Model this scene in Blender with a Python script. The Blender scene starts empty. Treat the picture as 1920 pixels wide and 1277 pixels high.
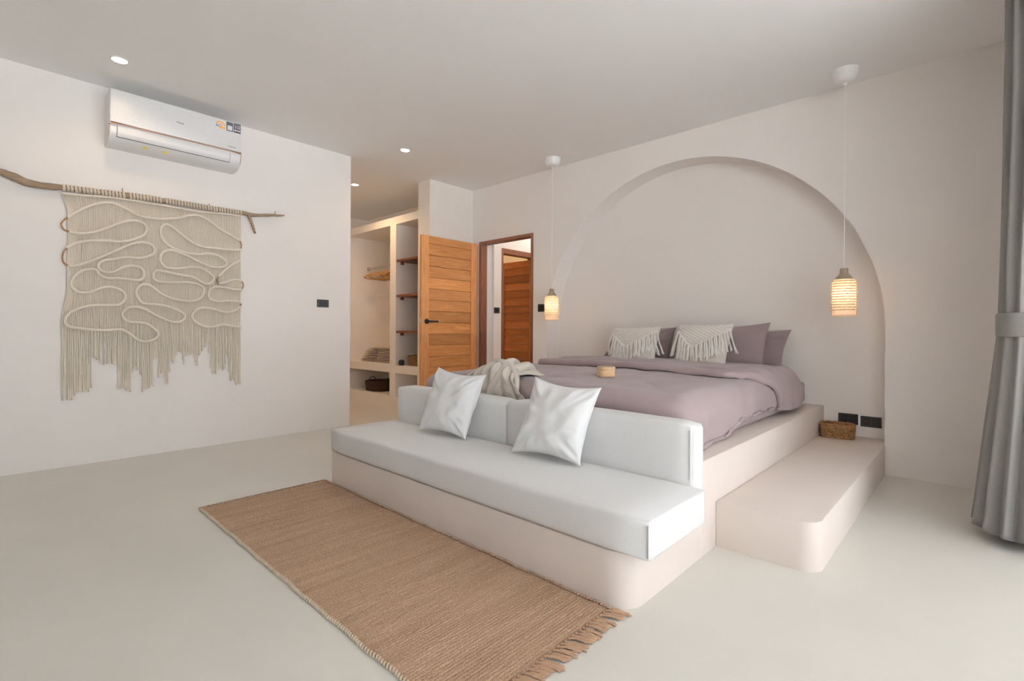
import bpy, bmesh, math, random
from mathutils import Vector, Matrix, noise
random.seed(7)
S = bpy.context.scene
COL = S.collection
PI = math.pi

# ---------------------------------------------------------------- camera
cam_data = bpy.data.cameras.new('camera')
cam = bpy.data.objects.new('camera', cam_data); COL.objects.link(cam)
yaw, roll = 0.75514, 0.0052414
Fv = Vector((-math.sin(yaw), math.cos(yaw), 0))
R0 = Vector((math.cos(yaw), math.sin(yaw), 0)); U0 = Vector((0, 0, 1))
Rv = R0*math.cos(roll) + U0*math.sin(roll); Uv = -R0*math.sin(roll) + U0*math.cos(roll)
M = Matrix((Rv, Uv, -Fv)).transposed().to_4x4()
M.translation = Vector((0, 0, 0.97))
cam.matrix_world = M
cam_data.sensor_width = 36.0
cam_data.lens = 927.17/1920*36.0
cam_data.shift_y = -17.73/1920
cam_data.clip_start = 0.02
S.camera = cam

# ---------------------------------------------------------------- world, light, exposure
S.view_settings.view_transform = 'Standard'
S.view_settings.look = 'None'
S.view_settings.gamma = 1.0
S.view_settings.use_curve_mapping = False
S.view_settings.exposure = 0.28
w = bpy.data.worlds.new('World'); S.world = w; w.use_nodes = True
bg = w.node_tree.nodes['Background']
bg.inputs['Color'].default_value = (0.86, 0.925, 1.0, 1)
bg.inputs['Strength'].default_value = 2.5
S.cycles.max_bounces = 14
S.cycles.diffuse_bounces = 9
S.cycles.use_denoising = True
S.cycles.sample_clamp_indirect = 6.0
try: S.cycles.use_fast_gi = False
except Exception: pass

def portal(name, loc, rot, sx, sy):
    d = bpy.data.lights.new(name, 'AREA'); d.shape = 'RECTANGLE'; d.size = sx; d.size_y = sy
    o = bpy.data.objects.new(name, d); COL.objects.link(o); o.location = loc; o.rotation_euler = rot
    d.cycles.is_portal = True
    return o
portal('sky_portal', (4.35, 0.25, 1.33), (0, PI/2, 0), 2.7, 8.5)       # sky sampling portal at the added terrace's open side, faces -X

sd = bpy.data.lights.new('sun', 'SUN'); sd.energy = 165.0; sd.color = (0.95, 0.97, 1.0); sd.angle = math.radians(1)
so = bpy.data.objects.new('sun', sd); COL.objects.link(so)
so.rotation_euler = Vector((0.22, 0.05, -0.97)).to_track_quat('-Z', 'Y').to_euler()

def lamp_light(name, loc, energy, color, radius=0.03, spot=None):
    d = bpy.data.lights.new(name, 'SPOT' if spot else 'POINT'); d.energy = energy; d.color = color
    d.shadow_soft_size = radius
    if spot: d.spot_size = math.radians(spot); d.spot_blend = 0.8
    o = bpy.data.objects.new(name, d); COL.objects.link(o); o.location = loc
    return o
# ---- curve points of the wall hanging, in metres on the wall plane (y, z)
ROPES = [
  [(0.352, 1.904), (0.447, 1.91), (0.606, 1.926), (0.775, 1.931), (0.957, 1.929), (1.165, 1.926), (1.361, 1.94), (1.487, 1.941)],
  [(0.382, 1.741), (0.437, 1.795), (0.51, 1.852), (0.59, 1.888), (0.65, 1.885), (0.718, 1.856), (0.787, 1.822), (0.883, 1.819), (0.982, 1.836), (1.059, 1.86), (1.125, 1.888), (1.179, 1.893), (1.248, 1.862), (1.333, 1.807), (1.421, 1.764), (1.484, 1.732)],
  [(1.492, 1.655), (1.407, 1.645), (1.305, 1.643), (1.194, 1.645), (1.113, 1.681), (1.047, 1.733), (0.983, 1.779), (0.945, 1.785), (0.923, 1.752), (0.923, 1.7), (0.945, 1.651), (0.996, 1.612), (1.073, 1.584), (1.167, 1.579), (1.263, 1.595), (1.334, 1.575), (1.378, 1.539), (1.363, 1.498), (1.278, 1.486), (1.194, 1.512), (1.087, 1.562), (0.996, 1.59), (0.946, 1.576), (0.919, 1.535), (0.924, 1.491), (0.959, 1.45), (1.035, 1.45), (1.127, 1.474), (1.194, 1.468), (1.264, 1.424), (1.285, 1.387), (1.25, 1.344), (1.209, 1.349), (1.141, 1.39), (1.061, 1.402), (0.959, 1.416), (0.897, 1.422), (0.873, 1.383), (0.897, 1.341), (0.984, 1.337), (1.088, 1.348), (1.168, 1.338), (1.216, 1.295), (1.195, 1.231), (1.128, 1.199), (1.023, 1.206), (0.935, 1.239), (0.861, 1.301), (0.813, 1.309), (0.778, 1.281), (0.772, 1.223), (0.814, 1.167), (0.898, 1.163), (0.985, 1.144), (1.063, 1.102), (1.082, 1.064), (1.043, 1.028), (0.986, 1.032), (0.898, 1.074), (0.826, 1.121), (0.755, 1.14), (0.709, 1.119), (0.687, 1.076), (0.721, 1.027), (0.803, 1.021), (0.862, 0.993), (0.905, 0.941), (0.887, 0.897), (0.827, 0.875), (0.78, 0.89), (0.733, 0.934), (0.676, 0.969), (0.61, 0.962), (0.534, 0.964), (0.451, 0.972), (0.39, 0.988), (0.372, 1.027), (0.39, 1.074), (0.44, 1.11), (0.513, 1.137), (0.598, 1.143), (0.664, 1.149), (0.7, 1.19), (0.698, 1.233), (0.653, 1.272), (0.587, 1.275), (0.512, 1.236), (0.45, 1.225), (0.411, 1.256), (0.404, 1.296), (0.429, 1.352), (0.48, 1.39), (0.533, 1.395), (0.554, 1.363), (0.597, 1.338), (0.663, 1.344), (0.731, 1.342), (0.789, 1.34), (0.815, 1.378), (0.801, 1.428), (0.742, 1.444), (0.685, 1.424), (0.63, 1.386), (0.575, 1.385), (0.548, 1.424), (0.575, 1.462), (0.641, 1.483), (0.708, 1.504), (0.789, 1.506), (0.86, 1.536), (0.882, 1.576), (0.86, 1.617), (0.8, 1.628), (0.73, 1.6), (0.651, 1.547), (0.564, 1.488), (0.48, 1.438), (0.419, 1.409), (0.387, 1.408)],
  [(0.378, 1.53), (0.428, 1.57), (0.5, 1.597), (0.596, 1.61), (0.673, 1.614), (0.753, 1.642), (0.812, 1.683), (0.832, 1.73), (0.811, 1.771), (0.753, 1.783), (0.684, 1.76), (0.607, 1.71), (0.531, 1.666), (0.459, 1.642), (0.393, 1.643)],
  [(1.485, 1.564), (1.422, 1.52), (1.364, 1.465), (1.321, 1.413)],
  [(1.324, 1.35), (1.379, 1.37), (1.437, 1.395), (1.498, 1.387)],
  [(1.498, 1.313), (1.438, 1.312), (1.364, 1.324), (1.292, 1.323), (1.253, 1.281), (1.258, 1.226), (1.322, 1.202), (1.394, 1.214), (1.468, 1.212), (1.496, 1.197)],
  [(1.491, 1.172), (1.439, 1.129), (1.365, 1.116), (1.293, 1.137), (1.21, 1.15), (1.155, 1.12), (1.131, 1.081), (1.156, 1.035), (1.224, 0.993), (1.294, 0.994), (1.351, 1.014), (1.424, 0.999), (1.497, 0.991)],
]
WIRES = [[(0.387, 1.408), (0.364, 1.426), (0.357, 1.458), (0.363, 1.499), (0.378, 1.527)],
  [(0.39, 1.645), (0.363, 1.658), (0.35, 1.689), (0.363, 1.721), (0.382, 1.741)],
  [(1.484, 1.732), (1.496, 1.7), (1.492, 1.658)],
  [(1.498, 1.387), (1.513, 1.355), (1.501, 1.313)],
  [(1.49, 1.197), (1.496, 1.184), (1.49, 1.172)]]
BEAD = [(1.318, 1.405), (1.312, 1.378), (1.321, 1.346)]
PROFILE = [(0.36, 0.516), (0.367, 0.482), (0.412, 0.484), (0.427, 0.53), (0.504, 0.53), (0.515, 0.55), (0.52, 0.797), (0.556, 0.754), (0.58, 0.714), (0.611, 0.724), (0.655, 0.708), (0.66, 0.546), (0.7, 0.535), (0.737, 0.496), (0.746, 0.632), (0.775, 0.703), (0.804, 0.629), (0.814, 0.504), (0.879, 0.543), (0.888, 0.749), (0.915, 0.741), (0.923, 0.495), (0.937, 0.71), (0.958, 0.552), (0.98, 0.55), (0.987, 0.731), (1.019, 0.707), (1.038, 0.789), (1.07, 0.788), (1.08, 0.627), (1.09, 0.765), (1.15, 0.779), (1.174, 0.669), (1.187, 0.77), (1.252, 0.87), (1.274, 0.759), (1.282, 0.608), (1.313, 0.606), (1.324, 0.75), (1.35, 0.631), (1.375, 0.643), (1.384, 0.756), (1.403, 0.747), (1.415, 0.547), (1.449, 0.557), (1.46, 0.504), (1.505, 0.496)]
BRANCH = [(0.055, 1.982, 0.0189), (0.08, 1.974, 0.0225), (0.124, 1.963, 0.0262), (0.179, 1.94, 0.0248), (0.243, 1.936, 0.0215), (0.309, 1.94, 0.0219), (0.352, 1.946, 0.0202), (0.475, 1.95, 0.0189), (0.748, 1.963, 0.0219), (0.959, 1.968, 0.0208), (1.203, 1.968, 0.0196), (1.487, 1.971, 0.0183), (1.612, 1.974, 0.014), (1.746, 1.996, 0.0119), (1.858, 2.013, 0.0049)]
FORK = [(1.551, 1.968), (1.568, 1.925), (1.595, 1.846), (1.608, 1.811)]
TW = [(0.688, 1.975), (0.682, 2.013), (1.253, 1.969), (1.249, 2.003), (1.774, 2.008), (1.778, 2.037)]
# ---------------------------------------------------------------- materials
MATS = {}
def new_mat(name):
    m = bpy.data.materials.new(name); m.use_nodes = True
    return m, m.node_tree, m.node_tree.nodes['Principled BSDF']
def plaster(name, col, var=0.04, rough=0.75, bump=0.05, scale=1.6, spec=0.3):
    m, t, b = new_mat(name)
    tc = t.nodes.new('ShaderNodeTexCoord')
    n = t.nodes.new('ShaderNodeTexNoise'); n.inputs['Scale'].default_value = scale; n.inputs['Detail'].default_value = 6
    n.inputs['Roughness'].default_value = 0.6
    t.links.new(tc.outputs['Object'], n.inputs['Vector'])
    r = t.nodes.new('ShaderNodeValToRGB')
    r.color_ramp.elements[0].position = 0.3; r.color_ramp.elements[1].position = 0.7
    r.color_ramp.elements[0].color = tuple(c*(1-var) for c in col)+(1,)
    r.color_ramp.elements[1].color = tuple(min(1, c*(1+var)) for c in col)+(1,)
    t.links.new(n.outputs['Fac'], r.inputs['Fac']); t.links.new(r.outputs['Color'], b.inputs['Base Color'])
    n2 = t.nodes.new('ShaderNodeTexNoise'); n2.inputs['Scale'].default_value = scale*9; n2.inputs['Detail'].default_value = 4
    t.links.new(tc.outputs['Object'], n2.inputs['Vector'])
    bp = t.nodes.new('ShaderNodeBump'); bp.inputs['Strength'].default_value = bump; bp.inputs['Distance'].default_value = 0.01
    t.links.new(n2.outputs['Fac'], bp.inputs['Height']); t.links.new(bp.outputs['Normal'], b.inputs['Normal'])
    b.inputs['Roughness'].default_value = rough; b.inputs['Specular IOR Level'].default_value = spec
    return m
def fabric(name, col, col2=None, scale=250, bump=0.15, rough=0.9, sheen=0.2, big=6, stretch=(1, 1, 1)):
    m, t, b = new_mat(name)
    tc = t.nodes.new('ShaderNodeTexCoord'); mp = t.nodes.new('ShaderNodeMapping'); mp.inputs['Scale'].default_value = stretch
    t.links.new(tc.outputs['Object'], mp.inputs['Vector'])
    n = t.nodes.new('ShaderNodeTexNoise'); n.inputs['Scale'].default_value = scale; n.inputs['Detail'].default_value = 3
    t.links.new(mp.outputs['Vector'], n.inputs['Vector'])
    mix = t.nodes.new('ShaderNodeMix'); mix.data_type = 'RGBA'
    c2 = col2 or tuple(c*0.9 for c in col)
    mix.inputs['A'].default_value = tuple(col)+(1,); mix.inputs['B'].default_value = tuple(c2)+(1,)
    mr = t.nodes.new('ShaderNodeMapRange'); mr.inputs['From Min'].default_value = 0.35; mr.inputs['From Max'].default_value = 0.65
    t.links.new(n.outputs['Fac'], mr.inputs['Value']); t.links.new(mr.outputs['Result'], mix.inputs['Factor'])
    t.links.new(mix.outputs['Result'], b.inputs['Base Color'])
    bp = t.nodes.new('ShaderNodeBump'); bp.inputs['Strength'].default_value = bump; bp.inputs['Distance'].default_value = 0.002
    t.links.new(n.outputs['Fac'], bp.inputs['Height'])
    n2 = t.nodes.new('ShaderNodeTexNoise'); n2.inputs['Scale'].default_value = big; n2.inputs['Detail'].default_value = 4
    t.links.new(tc.outputs['Object'], n2.inputs['Vector'])
    bp2 = t.nodes.new('ShaderNodeBump'); bp2.inputs['Strength'].default_value = 0.12; bp2.inputs['Distance'].default_value = 0.02
    t.links.new(n2.outputs['Fac'], bp2.inputs['Height']); t.links.new(bp.outputs['Normal'], bp2.inputs['Normal'])
    t.links.new(bp2.outputs['Normal'], b.inputs['Normal'])
    b.inputs['Roughness'].default_value = rough; b.inputs['Sheen Weight'].default_value = sheen
    b.inputs['Specular IOR Level'].default_value = 0.2
    return m
def wood(name, dark, mid, light, axis='x', scale=3.0, rough=0.5):
    m, t, b = new_mat(name)
    tc = t.nodes.new('ShaderNodeTexCoord'); oi = t.nodes.new('ShaderNodeObjectInfo')
    mul = t.nodes.new('ShaderNodeVectorMath'); mul.operation = 'SCALE'; mul.inputs['Scale'].default_value = 37.0
    comb = t.nodes.new('ShaderNodeCombineXYZ')
    for k in range(3): t.links.new(oi.outputs['Random'], comb.inputs[k])
    t.links.new(comb.outputs[0], mul.inputs[0])
    add = t.nodes.new('ShaderNodeVectorMath'); add.operation = 'ADD'
    t.links.new(tc.outputs['Object'], add.inputs[0]); t.links.new(mul.outputs[0], add.inputs[1])
    mp = t.nodes.new('ShaderNodeMapping')
    mp.inputs['Scale'].default_value = {'x': (1, 14, 14), 'y': (14, 1, 14), 'z': (14, 14, 1)}[axis]
    t.links.new(add.outputs[0], mp.inputs['Vector'])
    n = t.nodes.new('ShaderNodeTexNoise'); n.inputs['Scale'].default_value = scale; n.inputs['Detail'].default_value = 7
    n.inputs['Roughness'].default_value = 0.62; n.inputs['Distortion'].default_value = 1.2
    t.links.new(mp.outputs['Vector'], n.inputs['Vector'])
    r = t.nodes.new('ShaderNodeValToRGB'); e = r.color_ramp.elements
    e[0].position = 0.25; e[0].color = tuple(dark)+(1,); e[1].position = 0.75; e[1].color = tuple(light)+(1,)
    k = e.new(0.5); k.color = tuple(mid)+(1,)
    t.links.new(n.outputs['Fac'], r.inputs['Fac'])
    hs = t.nodes.new('ShaderNodeHueSaturation')
    mr = t.nodes.new('ShaderNodeMapRange'); mr.inputs['To Min'].default_value = 0.72; mr.inputs['To Max'].default_value = 1.25
    t.links.new(oi.outputs['Random'], mr.inputs['Value']); t.links.new(mr.outputs['Result'], hs.inputs['Value'])
    t.links.new(r.outputs['Color'], hs.inputs['Color']); t.links.new(hs.outputs['Color'], b.inputs['Base Color'])
    bp = t.nodes.new('ShaderNodeBump'); bp.inputs['Strength'].default_value = 0.12; bp.inputs['Distance'].default_value = 0.004
    t.links.new(n.outputs['Fac'], bp.inputs['Height']); t.links.new(bp.outputs['Normal'], b.inputs['Normal'])
    b.inputs['Roughness'].default_value = rough; b.inputs['Specular IOR Level'].default_value = 0.35
    return m
def plain(name, col, rough=0.5, metal=0.0, spec=0.5, emit=None, strength=0, bump=0.0, bscale=60):
    m, t, b = new_mat(name)
    b.inputs['Base Color'].default_value = tuple(col)+(1,)
    b.inputs['Roughness'].default_value = rough; b.inputs['Metallic'].default_value = metal
    b.inputs['Specular IOR Level'].default_value = spec
    n = t.nodes.new('ShaderNodeTexNoise'); n.inputs['Scale'].default_value = bscale
    mix = t.nodes.new('ShaderNodeMix'); mix.data_type = 'RGBA'
    mix.inputs['A'].default_value = tuple(col)+(1,); mix.inputs['B'].default_value = tuple(c*0.93 for c in col)+(1,)
    tc = t.nodes.new('ShaderNodeTexCoord'); t.links.new(tc.outputs['Object'], n.inputs['Vector'])
    t.links.new(n.outputs['Fac'], mix.inputs['Factor']); t.links.new(mix.outputs['Result'], b.inputs['Base Color'])
    if bump:
        bp = t.nodes.new('ShaderNodeBump'); bp.inputs['Strength'].default_value = bump; bp.inputs['Distance'].default_value = 0.003
        t.links.new(n.outputs['Fac'], bp.inputs['Height']); t.links.new(bp.outputs['Normal'], b.inputs['Normal'])
    if emit:
        b.inputs['Emission Color'].default_value = tuple(emit)+(1,); b.inputs['Emission Strength'].default_value = strength
    return m

M_wall = plaster('warm_white_plaster', (0.86, 0.825, 0.795), 0.02)
M_ceil = plaster('ceiling_paint', (0.90, 0.905, 0.91), 0.01, bump=0.02)
M_floor = plaster('polished_cement_floor', (0.67, 0.645, 0.595), 0.04, rough=0.42, bump=0.02, scale=1.1, spec=0.4)
M_base = plaster('pinkish_cement', (0.67, 0.595, 0.545), 0.03, rough=0.55, bump=0.04, scale=2.2)
M_closet = plaster('closet_cement', (0.84, 0.80, 0.75), 0.03)
M_out = plaster('bounce_ground', (0.74, 0.74, 0.74), 0.04)
M_white = fabric('white_canvas', (0.74, 0.735, 0.73), scale=500, bump=0.1, sheen=0.1)
M_pillow = fabric('white_cotton', (0.80, 0.80, 0.80), scale=500, bump=0.1, sheen=0.1)
M_duvet = fabric('mauve_cotton', (0.31, 0.24, 0.245), (0.29, 0.225, 0.23), scale=700, bump=0.08, sheen=0.25)
M_mauve = fabric('dark_mauve_cotton', (0.24, 0.185, 0.185), (0.22, 0.17, 0.17), scale=700, bump=0.08, sheen=0.2)
M_throw = fabric('taupe_throw', (0.53, 0.475, 0.415), (0.48, 0.43, 0.37), scale=400, bump=0.25, sheen=0.3)
M_cream = fabric('cream_cotton_cord', (0.76, 0.685, 0.585), (0.68, 0.605, 0.51), scale=300, bump=0.3, sheen=0.1)
M_rope = fabric('cream_rope', (0.79, 0.72, 0.625), (0.72, 0.65, 0.555), scale=250, bump=0.3, sheen=0.1)
M_creamf = fabric('bright_cotton_cord', (0.88, 0.85, 0.80), (0.80, 0.77, 0.72), scale=300, bump=0.2)
M_creamc = fabric('cream_cushion_cotton', (0.70, 0.65, 0.60), (0.65, 0.60, 0.55), scale=300, bump=0.2)
M_towel = fabric('beige_towel', (0.56, 0.46, 0.38), (0.50, 0.41, 0.33), scale=300, bump=0.5)
M_curtain = fabric('grey_linen_curtain', (0.25, 0.235, 0.225), (0.195, 0.185, 0.178), scale=500, bump=0.15)
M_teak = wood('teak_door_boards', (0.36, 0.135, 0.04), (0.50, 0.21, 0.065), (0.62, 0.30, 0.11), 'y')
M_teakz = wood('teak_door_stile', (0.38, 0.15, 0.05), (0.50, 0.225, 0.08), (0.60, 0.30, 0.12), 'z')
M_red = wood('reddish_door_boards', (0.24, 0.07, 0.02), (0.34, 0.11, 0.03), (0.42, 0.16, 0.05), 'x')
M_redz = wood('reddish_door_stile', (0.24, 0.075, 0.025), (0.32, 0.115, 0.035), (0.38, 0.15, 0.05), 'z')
M_frame = wood('dark_door_frame', (0.13, 0.045, 0.022), (0.19, 0.07, 0.035), (0.25, 0.10, 0.05), 'z')
M_shelf = wood('dark_shelf_wood', (0.10, 0.03, 0.012), (0.17, 0.055, 0.02), (0.27, 0.10, 0.035), 'x')
M_drift = wood('driftwood', (0.13, 0.085, 0.05), (0.24, 0.165, 0.105), (0.36, 0.27, 0.18), 'y', scale=6, rough=0.8)
M_hanger = wood('pale_hanger_wood', (0.32, 0.16, 0.055), (0.45, 0.25, 0.10), (0.58, 0.38, 0.18), 'y')
M_black = plain('black_plastic', (0.018, 0.018, 0.02), 0.45)
M_matt = plain('black_matt_metal', (0.012, 0.012, 0.012), 0.5, spec=0.3)
M_steel = plain('brushed_steel', (0.6, 0.6, 0.6), 0.35, 1.0)
M_wplast = plain('white_plastic', (0.80, 0.80, 0.80), 0.3)
M_wplast2 = plain('white_lamp_plastic', (0.90, 0.90, 0.89), 0.45)
M_copper = plain('copper_trim', (0.52, 0.30, 0.20), 0.35, 0.6)
M_grey = plain('dark_gap', (0.05, 0.05, 0.055), 0.7)  # paints the flap gap's shade; also the outlet slots
M_text = plain('dark_print', (0.03, 0.03, 0.04), 0.6)
M_orange = plain('orange_print', (0.75, 0.36, 0.03), 0.6)
M_yellow = plain('yellow_print', (0.75, 0.62, 0.05), 0.6)
M_blue = plain('blue_print', (0.08, 0.22, 0.55), 0.6)
M_redp = plain('red_print', (0.65, 0.06, 0.04), 0.6)
M_wprint = plain('white_print', (0.8, 0.8, 0.8), 0.6)
M_wire = plain('brown_wrapped_wire', (0.30, 0.15, 0.06), 0.7)
M_clay = plain('taupe_lamp_cap', (0.30, 0.235, 0.165), 0.8, bump=0.3)
M_glow = plain('downlight_glow', (1, 0.95, 0.85), 0.5, emit=(1.0, 0.86, 0.66), strength=14)
M_bulb = plain('bulb_glow', (1, 0.9, 0.7), 0.5, emit=(1.0, 0.66, 0.33), strength=6)
M_bamboo = wood('woven_bamboo', (0.50, 0.32, 0.16), (0.62, 0.44, 0.25), (0.72, 0.56, 0.36), 'x', scale=5)
M_rattan = plain('brown_rattan', (0.17, 0.075, 0.032), 0.7, bump=0.6, bscale=120)
M_rattan2 = plain('light_rattan', (0.27, 0.135, 0.06), 0.7, bump=0.6, bscale=120)
def rattan(name, d, l):
    m = fabric(name, d, l, scale=70, bump=0.8, rough=0.75, sheen=0.0, stretch=(1, 1, 2.2)); return m
M_rattan = rattan('brown_rattan_weave', (0.16, 0.07, 0.03), (0.30, 0.15, 0.065))
M_rattan2 = rattan('light_rattan_weave', (0.15, 0.065, 0.027), (0.42, 0.24, 0.11))
M_darkbask = plain('dark_basket', (0.07, 0.03, 0.015), 0.7, bump=0.6, bscale=120)
# translucent crocheted shade
m, t, b = new_mat('crochet_shade')
tr = t.nodes.new('ShaderNodeBsdfTranslucent'); tr.inputs['Color'].default_value = (0.95, 0.86, 0.74, 1)
df = t.nodes.new('ShaderNodeBsdfDiffuse'); df.inputs['Color'].default_value = (0.80, 0.70, 0.62, 1)
mx = t.nodes.new('ShaderNodeMixShader'); mx.inputs[0].default_value = 0.5
nz = t.nodes.new('ShaderNodeTexNoise'); nz.inputs['Scale'].default_value = 140
bp = t.nodes.new('ShaderNodeBump'); bp.inputs['Strength'].default_value = 0.4; bp.inputs['Distance'].default_value = 0.003
tcc = t.nodes.new('ShaderNodeTexCoord'); t.links.new(tcc.outputs['Object'], nz.inputs['Vector'])
t.links.new(nz.outputs['Fac'], bp.inputs['Height']); t.links.new(bp.outputs['Normal'], df.inputs['Normal'])
t.links.new(df.outputs[0], mx.inputs[1]); t.links.new(tr.outputs[0], mx.inputs[2])
t.links.new(mx.outputs[0], t.nodes['Material Output'].inputs['Surface'])
M_shade = m
# jute rug: colour streaks across and a fine speckle
m, t, b = new_mat('jute_weave')
tc = t.nodes.new('ShaderNodeTexCoord')
mp = t.nodes.new('ShaderNodeMapping'); mp.inputs['Scale'].default_value = (26, 1.4, 1)
t.links.new(tc.outputs['Object'], mp.inputs['Vector'])
n1 = t.nodes.new('ShaderNodeTexNoise'); n1.inputs['Scale'].default_value = 1.0; n1.inputs['Detail'].default_value = 5; n1.inputs['Roughness'].default_value = 0.7
t.links.new(mp.outputs['Vector'], n1.inputs['Vector'])
n2 = t.nodes.new('ShaderNodeTexNoise'); n2.inputs['Scale'].default_value = 240; n2.inputs['Detail'].default_value = 2
t.links.new(tc.outputs['Object'], n2.inputs['Vector'])
r1 = t.nodes.new('ShaderNodeValToRGB'); e = r1.color_ramp.elements
e[0].position = 0.3; e[0].color = (0.30, 0.195, 0.128, 1); e[1].position = 0.7; e[1].color = (0.42, 0.292, 0.203, 1)
r2 = t.nodes.new('ShaderNodeValToRGB'); e = r2.color_ramp.elements
e[0].position = 0.34; e[0].color = (0.68, 0.65, 0.62, 1); e[1].position = 0.66; e[1].color = (1.22, 1.20, 1.17, 1)
mm = t.nodes.new('ShaderNodeMix'); mm.data_type = 'RGBA'; mm.blend_type = 'MULTIPLY'; mm.inputs['Factor'].default_value = 1
t.links.new(n1.outputs['Fac'], r1.inputs['Fac']); t.links.new(n2.outputs['Fac'], r2.inputs['Fac'])
t.links.new(r1.outputs['Color'], mm.inputs['A']); t.links.new(r2.outputs['Color'], mm.inputs['B'])
t.links.new(mm.outputs['Result'], b.inputs['Base Color'])
bp = t.nodes.new('ShaderNodeBump'); bp.inputs['Strength'].default_value = 0.7; bp.inputs['Distance'].default_value = 0.003
t.links.new(n2.outputs['Fac'], bp.inputs['Height']); t.links.new(bp.outputs['Normal'], b.inputs['Normal'])
b.inputs['Roughness'].default_value = 0.9; b.inputs['Specular IOR Level'].default_value = 0.15
M_jute = m
M_jute2 = plain('jute_fringe', (0.38, 0.245, 0.16), 0.9, spec=0.1, bump=0.5, bscale=200)
M_bind = plain('pale_rug_binding', (0.55, 0.47, 0.36), 0.9, spec=0.1, bump=0.5, bscale=200)

# ---------------------------------------------------------------- helpers
WL = {}
def wloc(o): return WL.get(o.name, Vector((0, 0, 0)))
def obj(name, bm, mat, parent=None, smooth=False, label=None):
    me = bpy.data.meshes.new(name)
    base = wloc(parent) if parent else Vector((0, 0, 0))
    if base.length: bmesh.ops.translate(bm, verts=bm.verts, vec=-base)
    bmesh.ops.recalc_face_normals(bm, faces=bm.faces)
    bm.to_mesh(me); bm.free()
    if smooth:
        me.polygons.foreach_set('use_smooth', [True]*len(me.polygons))
        if smooth != 'all':
            try: me.set_sharp_from_angle(angle=math.radians(40))
            except Exception: pass
    o = bpy.data.objects.new(name, me); COL.objects.link(o)
    if mat: me.materials.append(mat)
    if parent: o.parent = parent; WL[o.name] = base
    else: WL[o.name] = Vector((0, 0, 0))
    if label: o['label'] = label
    return o
def tag(o, label, cat, group=None, kind=None):
    o['label'] = label; o['category'] = cat
    if group: o['group'] = group
    if kind: o['kind'] = kind
    return o
def thing(name, loc, label, cat, group=None):
    o = bpy.data.objects.new(name, None); COL.objects.link(o); o.location = loc; o.empty_display_size = 0.05
    WL[o.name] = Vector(loc)
    return tag(o, label, cat, group)
def struct(name, bm, mat, smooth=False, label=None):
    o = obj(name, bm, mat, None, smooth); o['kind'] = 'structure'
    if label: o['label'] = label
    return o
def box(bm, x0, x1, y0, y1, z0, z1, bev=0.0, seg=2, edges=None):
    vs = [bm.verts.new(p) for p in ((x0,y0,z0),(x1,y0,z0),(x1,y1,z0),(x0,y1,z0),(x0,y0,z1),(x1,y0,z1),(x1,y1,z1),(x0,y1,z1))]
    fs = [bm.faces.new([vs[i] for i in f]) for f in ((0,3,2,1),(4,5,6,7),(0,1,5,4),(1,2,6,5),(2,3,7,6),(3,0,4,7))]
    if bev:
        es = list({e for f in fs for e in f.edges})
        if edges == 'z': es = [e for e in es if abs(e.verts[0].co.z-e.verts[1].co.z) > 1e-5]
        bmesh.ops.bevel(bm, geom=es, offset=bev, segments=seg, profile=0.5, affect='EDGES')
    return bm
def B(*a, **k): return box(bmesh.new(), *a, **k)
def prism(bm, pts, axis, a0, a1):
    """pts: list of 2D; axis: extrusion axis"""
    def P(p, a):
        if axis == 'y': return (p[0], a, p[1])
        if axis == 'x': return (a, p[0], p[1])
        return (p[0], p[1], a)
    A = [bm.verts.new(P(p, a0)) for p in pts]; Bv = [bm.verts.new(P(p, a1)) for p in pts]
    n = len(pts)
    f1 = bm.faces.new(A); f2 = bm.faces.new(Bv[::-1])
    for i in range(n): bm.faces.new((A[i], Bv[i], Bv[(i+1) % n], A[(i+1) % n]))
    f1.normal_update(); f2.normal_update()
    bmesh.ops.triangulate(bm, faces=[f1, f2])
    return bm
def tube(bm, pts, r, seg=6, cap=True):
    pts = [Vector(p) for p in pts]; n = len(pts)
    if not hasattr(r, '__len__'): r = [r]*n
    rings = []; prev = None
    for i, p in enumerate(pts):
        t = (pts[min(i+1, n-1)]-pts[max(i-1, 0)])
        if t.length < 1e-9: t = Vector((0, 0, 1))
        t.normalize()
        if prev is None:
            a = Vector((0, 0, 1)) if abs(t.z) < 0.9 else Vector((1, 0, 0))
            u = t.cross(a).normalized()
        else:
            u = (prev - t*prev.dot(t))
            u = u.normalized() if u.length > 1e-6 else t.orthogonal().normalized()
        prev = u; v = t.cross(u)
        rings.append([bm.verts.new(p+(u*math.cos(2*PI*k/seg)+v*math.sin(2*PI*k/seg))*r[i]) for k in range(seg)])
    for i in range(n-1):
        for k in range(seg):
            bm.faces.new((rings[i][k], rings[i][(k+1) % seg], rings[i+1][(k+1) % seg], rings[i+1][k]))
    if cap:
        bm.faces.new(rings[0][::-1]); bm.faces.new(rings[-1])
    return bm
def lathe(bm, prof, c, seg=32):
    rings = []
    for r, z in prof:
        if r < 1e-6: rings.append([bm.verts.new((c[0], c[1], c[2]+z))])
        else: rings.append([bm.verts.new((c[0]+r*math.cos(2*PI*k/seg), c[1]+r*math.sin(2*PI*k/seg), c[2]+z)) for k in range(seg)])
    for a, b2 in zip(rings[:-1], rings[1:]):
        for k in range(seg):
            k2 = (k+1) % seg
            if len(a) == 1 and len(b2) == 1: continue
            if len(a) == 1: bm.faces.new((a[0], b2[k2], b2[k]))
            elif len(b2) == 1: bm.faces.new((a[k], a[k2], b2[0]))
            else: bm.faces.new((a[k], a[k2], b2[k2], b2[k]))
    return bm
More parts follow.
